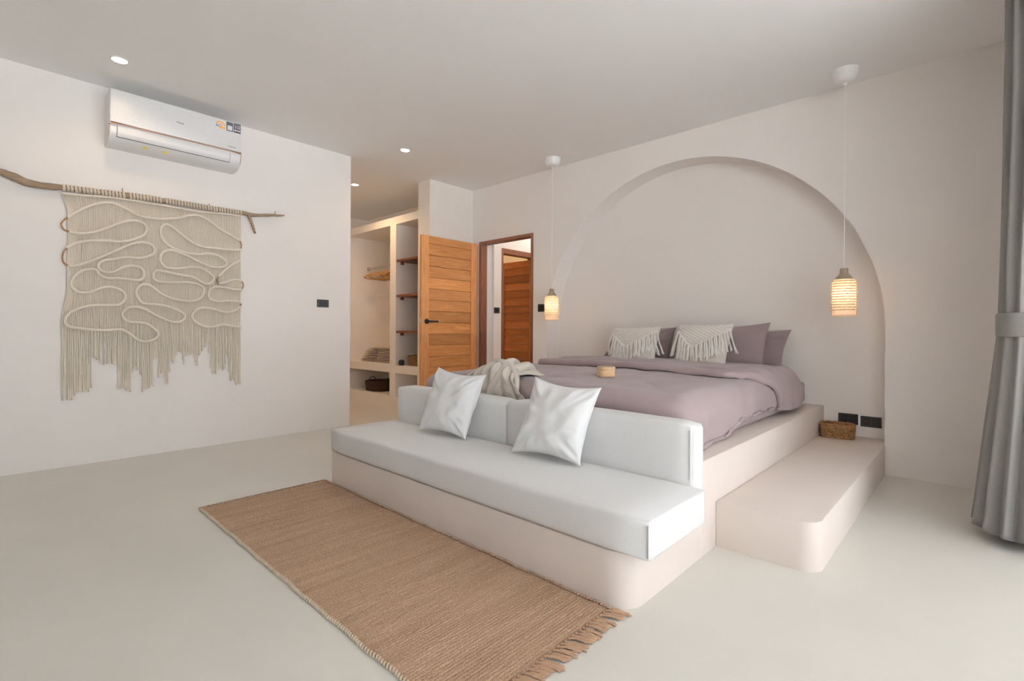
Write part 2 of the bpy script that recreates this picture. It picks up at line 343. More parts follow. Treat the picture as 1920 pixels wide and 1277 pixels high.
def catmull(pts, sub=4):
    P = [Vector(p) for p in pts]; out = []
    for i in range(len(P)-1):
        p0 = P[max(i-1, 0)]; p1 = P[i]; p2 = P[i+1]; p3 = P[min(i+2, len(P)-1)]
        for k in range(sub):
            t = k/sub
            out.append(0.5*((2*p1)+(-p0+p2)*t+(2*p0-5*p1+4*p2-p3)*t*t+(-p0+3*p1-3*p2+p3)*t**3))
    out.append(P[-1]); return out
def grid(bm, nu, nv, f):
    V = [[bm.verts.new(f(i/nu, j/nv)) for j in range(nv+1)] for i in range(nu+1)]
    for i in range(nu):
        for j in range(nv):
            bm.faces.new((V[i][j], V[i+1][j], V[i+1][j+1], V[i][j+1]))
    return V
def N(x, y=0, z=0): return noise.noise(Vector((x, y, z)))
def sstep(a, b, x):
    t = min(1, max(0, (x-a)/(b-a))); return t*t*(3-2*t)
def text_bm(s, size, extrude=0.0006):
    cu = bpy.data.curves.new('t', 'FONT'); cu.body = s; cu.size = size; cu.extrude = extrude; cu.align_x = 'CENTER'; cu.align_y = 'CENTER'
    o = bpy.data.objects.new('t', cu); COL.objects.link(o)
    dg = bpy.context.evaluated_depsgraph_get(); me = bpy.data.meshes.new_from_object(o.evaluated_get(dg))
    bm = bmesh.new(); bm.from_mesh(me)
    bpy.data.objects.remove(o); bpy.data.meshes.remove(me); bpy.data.curves.remove(cu)
    return bm

# ---------------------------------------------------------------- the setting
H = 2.74; YB = 4.217; YN = 4.44; XL = -4.66; XR = 0.34; YF = -1.0
struct('floor', B(-7.3, XR+0.1, -4.1, 7.2, -0.12, 0.0), M_floor)
struct('ceiling', B(-7.3, XR+0.1, -4.1, 7.2, H, H+0.12), M_ceil)
struct('wall_left', B(XL-0.12, XL, -4.0, 2.54, 0, H), M_wall)
# back wall: one prism with the doorway and the arched alcove cut out of its outline
xc, zc, rr = -1.955, 1.0, 1.495
pts = [(-7.2, 0), (-4.537, 0), (-4.537, 2.08), (-3.645, 2.08), (-3.645, 0), (xc-rr, 0)]
for k in range(65):
    a = PI - PI*k/64
    pts.append((xc+rr*math.cos(a), zc+rr*math.sin(a)))
pts += [(xc+rr, 0), (XR, 0), (XR, H), (-7.2, H)]
struct('wall_back', prism(bmesh.new(), pts, 'y', YB, YN), M_wall)
struct('wall_alcove', B(-3.55, -0.36, YN, YN+0.08, 0, H), M_wall)
struct('wall_wardrobe_side', B(-4.885, XL, 3.54, YB, 0, H), M_closet)
# right wall with a wide opening for the daylight; near wall is closed
prw = [(-4.0, 0), (-0.8, 0), (-0.8, 2.62), (3.15, 2.62), (3.15, 0), (YB, 0), (YB, H), (-4.0, H)]
struct('wall_right', prism(bmesh.new(), prw, 'x', XR, XR+0.1), M_wall)
struct('wall_near', B(XL-0.12, XR+0.1, -4.1, -4.0, 0, H), M_wall)
# passage behind the left wall, rooms behind the doorway
struct('wall_passage_end', B(-7.3, -7.2, 1.0, 7.2, 0, H), M_closet)
struct('wall_passage_near', B(-7.2, XL-0.12, 1.0, 1.1, 0, H), M_closet)
struct('wall_hall_left', prism(bmesh.new(), [(YN, 0), (4.575, 0), (4.575, 2.05), (5.26, 2.05), (5.26, 0), (7.1, 0), (7.1, H), (YN, H)], 'x', -4.62, -4.50), M_wall)
struct('wall_hall_right', B(-3.56, -3.46, YN+0.08, 7.1, 0, H), M_wall)
struct('wall_hall_end', B(-7.2, -3.46, 7.1, 7.2, 0, H), M_closet)
struct('ground', B(-14, 24, -20, 20, -0.3, -0.125), M_out)  # unseen ground outside, put in to bounce daylight into the room
struct('sky_block_roof', B(XR+0.1, 4.3, -4.1, 4.6, 2.68, 2.80), M_ceil)  # unseen roof, added to keep high sky light off the floor
struct('bounce_floor', B(XR+0.1, 6.5, -4.1, 4.6, -0.12, -0.01), M_floor)  # unseen terrace floor, added to bounce daylight up to the ceiling
struct('light_block_wall_far', B(XR+0.1, 4.3, 4.5, 4.6, -0.12, 2.68), M_wall)  # unseen end wall, added to shut out light from the side
struct('light_block_wall_near', B(XR+0.1, 4.3, -4.1, -4.0, -0.12, 2.68), M_wall)  # same on the near side: unseen, added to block side light

def plank_door(name, x0, x1, thick, z0, z1, axis, a, stile, zt, zb, pitch, mb, ms, label):
    """leaf lying along `axis`, from x0 to x1 on it; `a` = coordinate of its face on the other axis"""
    def bb(p0, p1, q0, q1, r0, r1, bev=0.002):
        return B(q0, q1, p0, p1, r0, r1, bev=bev, seg=1) if axis == 'y' else B(p0, p1, q0, q1, r0, r1, bev=bev, seg=1)
    base = (a, x0, z0) if axis == 'y' else (x0, a, z0)
    t = thing(name, base, label, 'door')
    for s0, s1 in ((x0, x0+stile), (x1-stile, x1)):
        obj('stile', bb(s0, s1, a, a+thick, z0, z1), ms, t)
    obj('top_rail', bb(x0+stile, x1-stile, a+0.001, a+thick-0.001, zt, z1), mb, t)
    obj('bottom_rail', bb(x0+stile, x1-stile, a+0.001, a+thick-0.001, z0, zb), mb, t)
    n = round((zt-zb)/pitch); p = (zt-zb)/n
    for k in range(n):
        lo, hi = zb+k*p, zb+(k+1)*p
        # each board leans: its lower edge stands proud, its upper edge is recessed
        fo, bo = thick-0.006, thick-0.016
        f0, f1 = x0+stile+0.0005, x1-stile-0.0005
        if axis == 'y': pf = [(a+0.006, lo), (a+fo, lo+0.002), (a+fo, lo+0.012), (a+bo, hi-0.001), (a+0.006, hi-0.001)]
        else: pf = [(a+0.006, lo+0.002), (a+0.006, lo+0.012), (a+0.016, hi-0.001), (a+thick-0.006, hi-0.001), (a+thick-0.006, lo)]
        bm = bmesh.new()
        if axis == 'y': prism(bm, pf, 'y', f0, f1)
        else: prism(bm, [(q[0], q[1]) for q in pf], 'x', f0, f1)
        obj('board', bm, mb, t)
    return t
# open bedroom door, hinged at the doorway's left jamb and folded against the side wall
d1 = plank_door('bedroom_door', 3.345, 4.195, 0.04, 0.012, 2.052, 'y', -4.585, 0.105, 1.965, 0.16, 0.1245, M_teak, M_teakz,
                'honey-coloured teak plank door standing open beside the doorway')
bm = bmesh.new()
lathe(bm, [(0, 0), (0.030, 0), (0.030, 0.009), (0.012, 0.011), (0.011, 0.048), (0, 0.048)], (0, 0, 0), 24)
bmesh.ops.rotate(bm, verts=bm.verts, cent=(0, 0, 0), matrix=Matrix.Rotation(PI/2, 3, 'Y'))
bmesh.ops.translate(bm, verts=bm.verts, vec=(-4.545, 3.415, 1.075))
box(bm, -4.512, -4.496, 3.405, 3.55, 1.065, 1.085, bev=0.005)
obj('door_handle', bm, M_matt, d1, True, 'matt black lever handle with round rose')
obj('latch_plate', B(-4.577, -4.556, 3.3435, 3.3455, 1.03, 1.12), M_steel, d1)
obj('latch_bolt', B(-4.572, -4.561, 3.337, 3.344, 1.065, 1.085), M_steel, d1)
# frame of the doorway (named as a part of the setting)
def door_frame(name, mk):
    bm = bmesh.new(); mk(bm)
    return struct(name, bm, M_frame)
def mk1(bm):
    box(bm, -4.536, -4.50, YB-0.004, YB+0.10, 0.001, 2.079)
    box(bm, -3.682, -3.646, YB-0.004, YB+0.10, 0.001, 2.079)
    box(bm, -4.50, -3.682, YB-0.004, YB+0.10, 2.043, 2.079)
door_frame('door_1', mk1)
def mk2(bm):
    box(bm, -4.622, -4.498, 4.576, 4.61, 0.001, 2.049)
    box(bm, -4.622, -4.498, 5.225, 5.259, 0.001, 2.049)
    box(bm, -4.622, -4.498, 4.61, 5.225, 1.985, 2.049)
door_frame('door_2', mk2)
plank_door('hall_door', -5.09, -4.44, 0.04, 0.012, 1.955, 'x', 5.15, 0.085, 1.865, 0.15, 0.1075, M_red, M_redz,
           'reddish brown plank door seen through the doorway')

def plate(name, c, w, h, normal, label, cat, kind='switch', group=None):
    """wall plate centred at c; normal '+x' or '-y'"""
    t = thing(name, c, label, cat, group)
    def bb(u0, u1, z0, z1, d0, d1, bev=0.0):
        if normal == '+x': return B(c[0]+d0, c[0]+d1, c[1]+u0, c[1]+u1, c[2]+z0, c[2]+z1, bev=bev)
        return B(c[0]+u0, c[0]+u1, c[1]-d1, c[1]-d0, c[2]+z0, c[2]+z1, bev=bev)
    obj('plate', bb(-w/2, w/2, -h/2, h/2, 0, 0.007, 0.002), M_black, t)
    if kind == 'switch':
        for s in (-1, 1): obj('rocker', bb(s*w*0.16-w*0.12, s*w*0.16+w*0.12, -h*0.3, h*0.3, 0.006, 0.011, 0.001), M_matt, t)
    else:
        for s in (-1, 1):
            sk = obj('socket', bb(s*w*0.2-w*0.17, s*w*0.2+w*0.17, -h*0.32, h*0.32, 0.006, 0.009, 0.001), M_matt, t)
            bm = bmesh.new()
            for q in (-1, 1):
                u = s*w*0.2+q*0.008
                if normal == '+x': box(bm, c[0]+0.0088, c[0]+0.0098, c[1]+u-0.0015, c[1]+u+0.0015, c[2]-0.002, c[2]+0.010)
                else: box(bm, c[0]+u-0.0015, c[0]+u+0.0015, c[1]-0.0098, c[1]-0.0088, c[2]-0.002, c[2]+0.010)
            so = obj('slots', bm, M_grey, sk); so['kind'] = 'stuff'
    return t
plate('light_switch', (XL, 2.25, 1.23), 0.12, 0.075, '+x', 'black light switch plate on the left wall near its end', 'switch')
plate('light_switch', (-3.51, YB, 1.228), 0.12, 0.085, '-y', 'black light switch plate right of the doorway, behind the left pendant lamp', 'switch')
plate('light_switch', (-4.50, 4.49, 1.235), 0.10, 0.075, '+x', 'small black switch plate on the hall wall seen through the doorway', 'switch')
plate('power_outlet', (-0.705, YN, 0.325), 0.125, 0.078, '-y', 'black power outlet half hidden behind the rattan basket', 'outlet', 'outlet')
plate('power_outlet', (-0.565, YN, 0.318), 0.125, 0.078, '-y', 'black power outlet right of the rattan basket, fully in view', 'outlet', 'outlet')

# ---------------------------------------------------------------- masonry bed platform, bench and step
bp_ = thing('bed_platform', (-1.92, 2.9, 0), 'cream microcement bed platform with bench base and side step', 'platform')
def rounded_block(x0, x1, y0, y1, z1, r, corners, edge=0.006):
    pts = []
    for (x, y, tagc, a0) in ((x0, y0, 'fl', PI), (x1, y0, 'fr', 1.5*PI), (x1, y1, 'br', 0), (x0, y1, 'bl', 0.5*PI)):
        rad = r if tagc in corners else 0.004
        cx = x+rad if x == x0 else x-rad; cy = y+rad if y == y0 else y-rad
        for k in range(11):
            a = a0+0.5*PI*k/10
            pts.append((cx+rad*math.cos(a), cy+rad*math.sin(a)))
    bm = bmesh.new()
    levels = [(0.0, 0.0), (z1-edge, 0.0), (z1-edge*0.3, edge*0.3), (z1, edge)]
    mx_, my_ = (x0+x1)/2, (y0+y1)/2
    rings = []
    for z, ins in levels:
        ring = []
        for x, y in pts:
            dx, dy = mx_-x, my_-y
            ring.append(bm.verts.new((x+math.copysign(min(ins, abs(dx)), dx), y+math.copysign(min(ins, abs(dy)), dy), z)))
        rings.append(ring)
    n = len(pts)
    for a, b2 in zip(rings[:-1], rings[1:]):
        for i in range(n): bm.faces.new((a[i], a[(i+1) % n], b2[(i+1) % n], b2[i]))
    bm.faces.new(rings[-1]); bm.faces.new(rings[0][::-1])
    return bm
obj('platform', rounded_block(-2.975, -0.862, 2.125, YN, 0.41, 0.01, ''), M_base, bp_, True)
obj('bench_base', rounded_block(-2.975, -0.862, 1.502, 2.125, 0.2, 0.10, ('fr',)), M_base, bp_, True)
obj('step', rounded_block(-0.862, -0.457, 2.272, YN, 0.203, 0.075, ('fr',)), M_base, bp_, True)

# bench cushions
def slab_cushion(name, x0, x1, y0, y1, z0, z1, label, cat, mat, group=None, r=0.018, puff=0.006):
    t = thing(name, ((x0+x1)/2, (y0+y1)/2, z0), label, cat, group)
    bm = B(x0, x1, y0, y1, z0, z1)
    bmesh.ops.subdivide_edges(bm, edges=bm.edges, cuts=14, use_grid_fill=True)
    cx, cy, cz = (x0+x1)/2, (y0+y1)/2, (z0+z1)/2
    hx, hy, hz = (x1-x0)/2, (y1-y0)/2, (z1-z0)/2
    for v in bm.verts:
        u, q, s = (v.co.x-cx)/hx, (v.co.y-cy)/hy, (v.co.z-cz)/hz
        # rounded-box: pull towards inner box
        ix = max(-hx+r, min(hx-r, v.co.x-cx)); iy = max(-hy+r, min(hy-r, v.co.y-cy)); iz = max(-hz+r, min(hz-r, v.co.z-cz))
        d = Vector((v.co.x-cx-ix, v.co.y-cy-iy, v.co.z-cz-iz))
        if d.length > r: d *= r/d.length
        if abs(s+1) < 1e-4: bulge = 0
        else: bulge = puff
        v.co = Vector((cx+ix, cy+iy, cz+iz))+d
        if s > 0.99: v.co.z += bulge*(1-u*u)*(1-q*q)+0.0015*N(v.co.x*3, v.co.y*5, 1)
        if q < -0.99: v.co.y -= bulge*0.8*(1-s*s)*(1-u**8)
        if u > 0.99: v.co.x += bulge*0.5*(1-s*s)*(1-q*q)
    o = obj('cover', bm, mat, t, 'all')
    return t
sc_ = slab_cushion('seat_cushion', -2.985, -0.782, 1.492, 1.972, 0.201, 0.350, 'long white canvas seat cushion on the cream bench', 'cushion', M_white, r=0.022, puff=0.004)
def seam(p, parent, r=0.0018, mat=None): obj('seam', tube(bmesh.new(), p, r, 5), mat or M_white, parent, True)
seam([(-0.786, 1.496, 0.222), (-0.786, 1.496, 0.33)], sc_, 0.0028)
bl_ = slab_cushion('backrest_cushion', -2.972, -1.913, 1.975, 2.115, 0.203, 0.582, 'left half of the white bench backrest, behind the left throw pillow', 'cushion', M_white, 'white backrest cushions', r=0.028)
br_ = slab_cushion('backrest_cushion', -1.907, -0.850, 1.975, 2.115, 0.203, 0.588, 'right half of the white bench backrest, ending at the step side', 'cushion', M_white, 'white backrest cushions', r=0.028)
seam([(-0.857, 1.981, 0.36), (-0.857, 1.981, 0.565)], br_, 0.003)
seam([(-0.845, 1.981, 0.36), (-0.845, 1.981, 0.56)], br_, 0.0015)

# ---------------------------------------------------------------- pillows
def pillow_fn(bl, br, tl, tr, T, conc=0.09, seed=0, wr=0.006, ear=0.0):
    bl, br, tl, tr = map(Vector, (bl, br, tl, tr))
    nrm = ((br-bl)+(tr-tl)).cross((tl-bl)+(tr-br)).normalized()   # towards -Y side
    if nrm.y > 0: nrm = -nrm
    def f(u, v, side):
        uu = u*(1-conc*(1-v*v)*u*u); vv = v*(1-conc*(1-u*u)*v*v)
        a, b2 = (uu+1)/2, (vv+1)/2
        p = (bl*(1-a)+br*a)*(1-b2)+(tl*(1-a)+tr*a)*b2
        th = T*0.5*(max(0, (1-u*u)*(1-v*v)))**0.42
        e = max(abs(u), abs(v))
        crn = (abs(u)*abs(v))**1.5
        ang = math.atan2(v, u)
        w_ = wr*(N(u*3+seed, v*3, seed)*1.2+0.9*N(math.cos(ang*1)*4+seed, math.sin(ang)*4, e*0.8)*e*2*(1-e**6))
        w_ += wr*1.4*crn*math.sin(ang*26+seed)*(1-e**8)
        return p+nrm*side*(th+w_*(1-e**10))
    return f, nrm
def make_pillow(name, corners, T, label, cat, mat, group=None, conc=0.09, seed=0, wr=0.006, n=44):
    f, nrm = pillow_fn(*corners, T, conc, seed, wr)
    bm = bmesh.new()
    def g(side):
        V = []
        for i in range(n+1):
            row = []
            for j in range(n+1):
                u = math.sin((i/n*2-1)*PI/2); v = math.sin((j/n*2-1)*PI/2)
                row.append(bm.verts.new(f(u, v, side)))
            V.append(row)
        for i in range(n):
            for j in range(n): bm.faces.new((V[i][j], V[i+1][j], V[i+1][j+1], V[i][j+1]))
    g(1); g(-1)
    bmesh.ops.remove_doubles(bm, verts=bm.verts, dist=0.0004)
    c = sum((Vector(q) for q in corners[:2]), Vector())/2
    t = thing(name, c, label, cat, group)
    obj('cover', bm, mat, t, 'all')
    # piped seam around the edge
    bm = bmesh.new(); pts = []
    for k in range(161):
        q = k/160*4; s = int(q) % 4; r_ = q-int(q)
        a = math.sin((r_*2-1)*PI/2)
        u, v = ((a, -1), (1, a), (-a, 1), (-1, -a))[s]
        pts.append(f(u, v, 0))
    tube(bm, pts, 0.0022, 5, cap=False)
    obj('seam', bm, mat, t, True)
    return t, f, nrm
make_pillow('throw_pillow', ((-2.488, 1.815, 0.362), (-2.088, 1.84, 0.362), (-2.435, 1.925, 0.742), (-2.01, 1.925, 0.722)), 0.145,
            'white throw pillow on the left of the bench seat', 'pillow', M_pillow, 'white throw pillows on the bench', 0.13, 1.3, 0.011)
make_pillow('throw_pillow', ((-1.708, 1.815, 0.362), (-1.31, 1.845, 0.362), (-1.645, 1.925, 0.735), (-1.25, 1.925, 0.712)), 0.145,
            'white throw pillow in the middle of the bench, nearer the camera', 'pillow', M_pillow, 'white throw pillows on the bench', 0.13, 4.7, 0.011)

# ---------------------------------------------------------------- mattress and duvet
XM0, XM1, YM0, YM1 = -2.935, -0.972, 2.185, 4.415
slab_cushion('mattress', XM0, XM1, YM0, YM1, 0.411, 0.60, 'mattress under a mauve fitted sheet on the platform', 'mattress', M_duvet, r=0.05, puff=0.0)
cxm = (XM0+XM1)/2; hw = (XM1-XM0)/2+0.022; yfoot = YM0-0.03; Rr = 0.11
def wrap(d):
    """d: distance past the start of the rounding -> (outward, drop)"""
    if d <= 0: return d, 0.0
    L = Rr*PI/2
    if d < L:
        a = d/Rr; return Rr*math.sin(a), Rr*(1-math.cos(a))
    return Rr, Rr+(d-L)
def duvet_pt(px, py, off=0.0, top=0.664):
    """px: flat distance from the centre line; py: flat distance from the foot rounding start (negative = over the foot)"""
    s = 1 if px > 0 else -1
    ex = max(0.0, abs(px)-(hw-Rr)); ey = max(0.0, -py); d = math.hypot(ex, ey)
    o_, dz = wrap(d)
    kx, ky = (ex/d, ey/d) if d > 1e-6 else (0, 0)
    x = cxm+s*(min(abs(px), hw-Rr)+max(0, o_)*kx); y = yfoot+Rr+max(0, py)-max(0, o_)*ky
    dz = dz if d > 0 else 0.0
    dzx, dzy = dz*kx, dz*ky
    crown = 0.022*math.cos(min(1, abs(px)/hw)*PI/2)+0.012*sstep(0, 0.5, py)
    nx = s*min(1, dzx/Rr)*0.8; ny = -min(1, dzy/Rr)*0.8
    q = 0.010*N(px*2.2, py*2.2, 3)+0.005*N(px*6, py*3.5, 9)
    # side gathers
    hang = min(1, dzx/0.12); q += hang*0.012*math.sin(py*17+3*N(py*3, 1))*(0.6+0.4*N(py*2, 5))
    hf = min(1, dzy/0.12); q += hf*0.014*math.sin(px*19+3*N(px*3, 2))
    # long soft diagonal creases
    cr = abs(N(px*1.3+py*0.8, py*1.1-px*0.5, 20)); q -= 0.006*max(0, 0.10-cr)/0.10
    z = top+crown-dz
    P = Vector((x, y, z))+Vector((nx, ny, 1-max(abs(nx), abs(ny))*0.8))*(q+off)
    return P
def hem(py): return 0.425+0.062*sstep(0.32, 0.62, py)+0.012*N(py*5, 8)
DU = thing('duvet', (cxm, 3.1, 0.60), 'mauve cotton duvet spread over the bed', 'duvet')
bm = bmesh.new()
nu, nv = 150, 120
Lx = hw+0.33
def fduv(a, b2):
    px = (a*2-1)*Lx; py = -0.30+b2*(1.86+0.30)
    p = duvet_pt(px, py)
    zl = hem(py) if py > -0.02 else 0.425
    if p.z < zl: p.z = zl+0.003*N(px*9, py*9)
    return p
grid(bm, nu, nv, fduv)
du = obj('cover', bm, M_duvet, DU, 'all')
sm = du.modifiers.new('thick', 'SOLIDIFY'); sm.thickness = 0.012; sm.offset = -1
# folded-back top edge of the duvet
bm = bmesh.new()
def ffold(a, b2):
    px = (a*2-1)*(hw+0.20)
    side = sstep(hw-0.20, hw+0.15, abs(px))
    y0 = 0.90+0.05*N(px*1.6, 4)+0.10*side*(1 if px < 0 else 3.9)+0.02*N(px*6, 4); y1 = 1.84+0.02*N(px*3, 7)
    if px < 0: y0 += 0.25*side+0.15*sstep(0, -hw, px)
    py = y0+(y1-y0)*b2
    edge = min(1, (py-y0)/0.045); off = 0.012+0.036*math.sqrt(max(0, 1-(1-edge)**2))
    off += 0.008*N(px*2.5, py*5, 11)+0.004*N(px*9, py*6, 2)
    off += 0.014*side*math.sin(py*22+px*14)*(0.5+N(py*4, 2))
    if b2 > 0.93: off -= 0.04*(b2-0.93)/0.07
    cr = abs(N(px*0.9+3, py*5+px*0.4, 30)); off -= 0.012*max(0, 0.08-cr)/0.08
    p = duvet_pt(px, py, off)
    zl = 0.435+0.03*sstep(1.6, 1.2, py)
    if p.z < zl: p.z = zl
    return p
V = grid(bm, 130, 46, ffold)
fo = obj('folded_edge', bm, M_duvet, DU, 'all', 'turned-back top edge of the duvet')
sm = fo.modifiers.new('thick', 'SOLIDIFY'); sm.thickness = 0.014; sm.offset = -1

# grey bed pillows, two behind two
gp = 'grey-mauve bed pillows against the alcove wall'
make_pillow('bed_pillow', ((-1.83, 4.22, 0.61), (-1.10, 4.22, 0.61), (-1.84, 4.37, 0.97), (-1.075, 4.37, 0.99)), 0.12, 'grey-mauve pillow farthest right, behind its twin', 'pillow', M_mauve, gp, 0.08, 2.2, 0.008)
make_pillow('bed_pillow', ((-1.90, 4.07, 0.61), (-1.185, 4.07, 0.61), (-1.93, 4.25, 0.985), (-1.185, 4.22, 1.045)), 0.14, 'grey-mauve pillow in front on the right, beside the right macrame cushion', 'pillow', M_mauve, gp, 0.07, 5.1, 0.006)
make_pillow('bed_pillow', ((-2.78, 4.22, 0.61), (-2.05, 4.22, 0.61), (-2.66, 4.37, 0.99), (-2.06, 4.37, 0.98)), 0.12, 'grey-mauve pillow at the back left, its corner showing beside the left macrame cushion', 'pillow', M_mauve, gp, 0.07, 8.4, 0.006)
make_pillow('bed_pillow', ((-2.69, 4.07, 0.61), (-1.97, 4.07, 0.61), (-2.60, 4.25, 0.995), (-1.97, 4.25, 1.01)), 0.14, 'grey-mauve pillow between the two macrame cushions, in front on the left', 'pillow', M_mauve, gp, 0.07, 3.3, 0.006)

# macrame cushions
def macrame_cushion(corners, T, apex, label, seed):
    t, f, nrm = make_pillow('macrame_cushion', corners, T, label, 'cushion', M_creamc, 'cream macrame cushions', 0.06, seed, 0.004, 36)
    rnd = random.Random(seed)
    def P(u, v, off): return f(max(-1, min(1, u)), max(-1, min(1, v)), 1)+nrm*off
    au, av = apex
    def vlow(u):  # lower edge of the V flap
        if u < au: return 0.66+(av-0.66)*((u+1)/(au+1))**0.9
        return 0.72+(av-0.72)*((1-u)/(1-au))**0.9
    bm = bmesh.new()
    n = 24
    V = [[bm.verts.new(P(-0.99+1.98*i/n, 0.985+(vlow(-0.99+1.98*i/n)-0.985)*j/8, 0.005)) for j in range(9)] for i in range(n+1)]
    for i in range(n):
        for j in range(8): bm.faces.new((V[i][j], V[i+1][j], V[i+1][j+1], V[i][j+1]))
    fl = obj('macrame_flap', bm, M_creamc, t, True, 'knotted V-shaped cotton flap with open diamonds')
    bm = bmesh.new()   # net of cords and knots
    for fam in (-1, 1):
        for k in range(-14, 30):
            c0 = k*0.13; pts = []
            for s in range(41):
                u = -0.97+1.94*s/40
                v = fam*(u-au)*0.62+c0+av
                if vlow(u) <= v <= 0.97: pts.append(P(u, v, 0.0075))
                elif len(pts) > 1:
                    tube(bm, pts, 0.0030, 4); pts = []
                else: pts = []
            if len(pts) > 1: tube(bm, pts, 0.0030, 4)
    o = obj('net_cords', bm, M_creamf, fl, True); o['kind'] = 'stuff'
    for off in (0.0, 0.055):
        bm = bmesh.new()
        for rng in ((-0.99, au), (au, 0.99)):
            pts = [P(rng[0]+(rng[1]-rng[0])*k/14, vlow(rng[0]+(rng[1]-rng[0])*k/14)+off, 0.009) for k in range(15)]
            tube(bm, pts, 0.0042, 6)
        obj('border_cord', bm, M_creamf, fl, True)
    bm = bmesh.new()   # fringe: bunches of cords that fan out from the V's edges
    nb = 27
    for b_ in range(nb):
        u0 = -0.98+1.96*b_/(nb-1); v0 = vlow(u0)
        L = 0.120+0.045*rnd.random()+0.03*abs(u0)
        lean = 0.16*u0+0.12*(rnd.random()-0.5)+(0.10*math.copysign(1, u0) if abs(u0) > 0.9 else 0)
        lift = 0.010*(b_ % 2)
        base = P(u0, v0, 0.010)
        side = Vector((1, 0, 0))
        for c_ in range(6):
            jx = (rnd.random()-0.5)*0.010; jl = lean+(rnd.random()-0.5)*0.10; pts = []
            LL = L*(0.88+0.2*rnd.random()); wv = rnd.random()*6
            for s in range(7):
                q = s/6
                p = base+side*(jx*(0.4+q)+LL*jl*q+0.003*math.sin(q*7+wv))+Vector((0, 0, -LL*q))
                p += nrm*(0.010+lift+0.014*math.sin(q*PI*0.8)+0.004*rnd.random())
                # keep in front of the pillow's belly
                uu = u0+jl*q; vv = v0-LL*q/0.19
                if vv > -1 and abs(uu) < 1:
                    s_ = f(uu, max(-0.99, vv), 1); dd = (s_-p).dot(nrm)+0.006+lift
                    if dd > 0: p += nrm*dd
                pts.append(p)
            tube(bm, pts, [0.0024]*5+[0.003, 0.0042], 4)
    o = obj('fringe', bm, M_creamf, t, True, 'fringe of cream cotton cords'); o['kind'] = 'stuff'
macrame_cushion(((-2.455, 3.90, 0.655), (-2.01, 3.90, 0.655), (-2.49, 4.04, 1.0), (-2.01, 4.03, 1.015)), 0.12, (-0.22, -0.12), 'left cream macrame cushion with a fringed V-shaped flap', 12)
macrame_cushion(((-1.845, 3.90, 0.655), (-1.42, 3.90, 0.655), (-1.835, 4.03, 1.03), (-1.395, 4.03, 1.035)), 0.12, (-0.28, -0.12), 'right cream macrame cushion with a fringed V-shaped flap', 31)

# small bamboo basket on the duvet
c = (-1.655, 2.60, 0.694)
t = thing('bamboo_basket', c, 'small round woven bamboo basket with lid on the duvet', 'basket')
obj('body', lathe(bmesh.new(), [(0, 0), (0.048, 0), (0.050, 0.004), (0.051, 0.045), (0.048, 0.045), (0.046, 0.006), (0, 0.006)], c, 40), M_bamboo, t, True)
for k in range(4):
    z = 0.006+k*0.0095
    obj('band', lathe(bmesh.new(), [(0.0505, z), (0.0535, z+0.0015), (0.0535, z+0.006), (0.0505, z+0.0078)], c, 40), M_bamboo, t, True)
obj('lid', lathe(bmesh.new(), [(0, 0.062), (0.046, 0.063), (0.054, 0.061), (0.0555, 0.058), (0.0545, 0.043), (0.0515, 0.043), (0.0515, 0.058), (0, 0.058)], c, 40), M_bamboo, t, True)

# throw blanket over the foot of the bed
TB = thing('throw_blanket', (-2.14, 2.25, 0.66), 'rumpled taupe throw blanket over the foot-left of the bed', 'blanket')
bm = bmesh.new()
def fthrow(a, b2):
    # a across (0 left .. 1 right), b2 from the back, over the crest, and down the foot behind the backrest
    u = a*2-1
    y = 2.44-0.31*sstep(0, 0.62, b2)
    crest = math.sin(min(1, b2/0.5)*PI/2)
    z = 0.672+0.088*crest*(1-0.75*abs(u)**2.0)
    drop = max(0, (b2-0.5)/0.5); z -= 0.24*drop**1.25
    gather = 0.42+0.75*abs(b2-0.42)**0.8
    fan = sstep(0.40, 1.0, b2)
    x = -2.17+0.265*u*(0.86*(1-fan)+1.0*fan)*(0.70+0.40*(min(1, (b2-0.40)*2) if b2 > 0.4 else 0.3*(0.4-b2)*2))+0.02*math.sin(b2*5+1)
    x += 0.05*fan*u
    # folds: deep ridges converging at the crest
    ph = u*8.5+1.8*N(u*1.7, b2*1.4, 5)+2.2*(b2-0.4)*(0.5-abs(u))
    r1 = abs(math.sin(ph))**0.7
    amp = 0.042*(0.55+0.45*math.sin(b2*PI))
    n_out = Vector((0, -sstep(0.35, 0.62, b2), 1-0.9*sstep(0.35, 0.62, b2)))
    p = Vector((x, y, z))+n_out*(amp*(r1-0.35)+0.012*N(u*5, b2*6, 9))
    p.y = max(2.122, p.y) if p.z < 0.60 else p.y
    return p
V = grid(bm, 110, 70, fthrow)
th = obj('cloth', bm, M_throw, TB, 'all')
sm = th.modifiers.new('thick', 'SOLIDIFY'); sm.thickness = 0.007; sm.offset = -1
def roll(pts, rad, flat=0.55, tw=0.0):
    bm = bmesh.new(); P_ = catmull(pts, 7); n = len(P_)
    rads = [rad*(0.35+0.65*math.sin(PI*min(1, max(0, (i+1)/(n+1))))**0.6) for i in range(n)]
    tube(bm, P_, rads, 12)
    for v in bm.verts:
        v.co += Vector((0.006*N(v.co.x*18, v.co.y*18, v.co.z*18), 0, 0.006*N(v.co.x*20, v.co.z*14, 3)))
    return bm
obj('fold', roll([(-2.22, 2.44, 0.70), (-2.20, 2.38, 0.75), (-2.15, 2.27, 0.765), (-2.10, 2.16, 0.72), (-2.15, 2.128, 0.64), (-2.20, 2.125, 0.56)], 0.036), M_throw, TB, 'all')
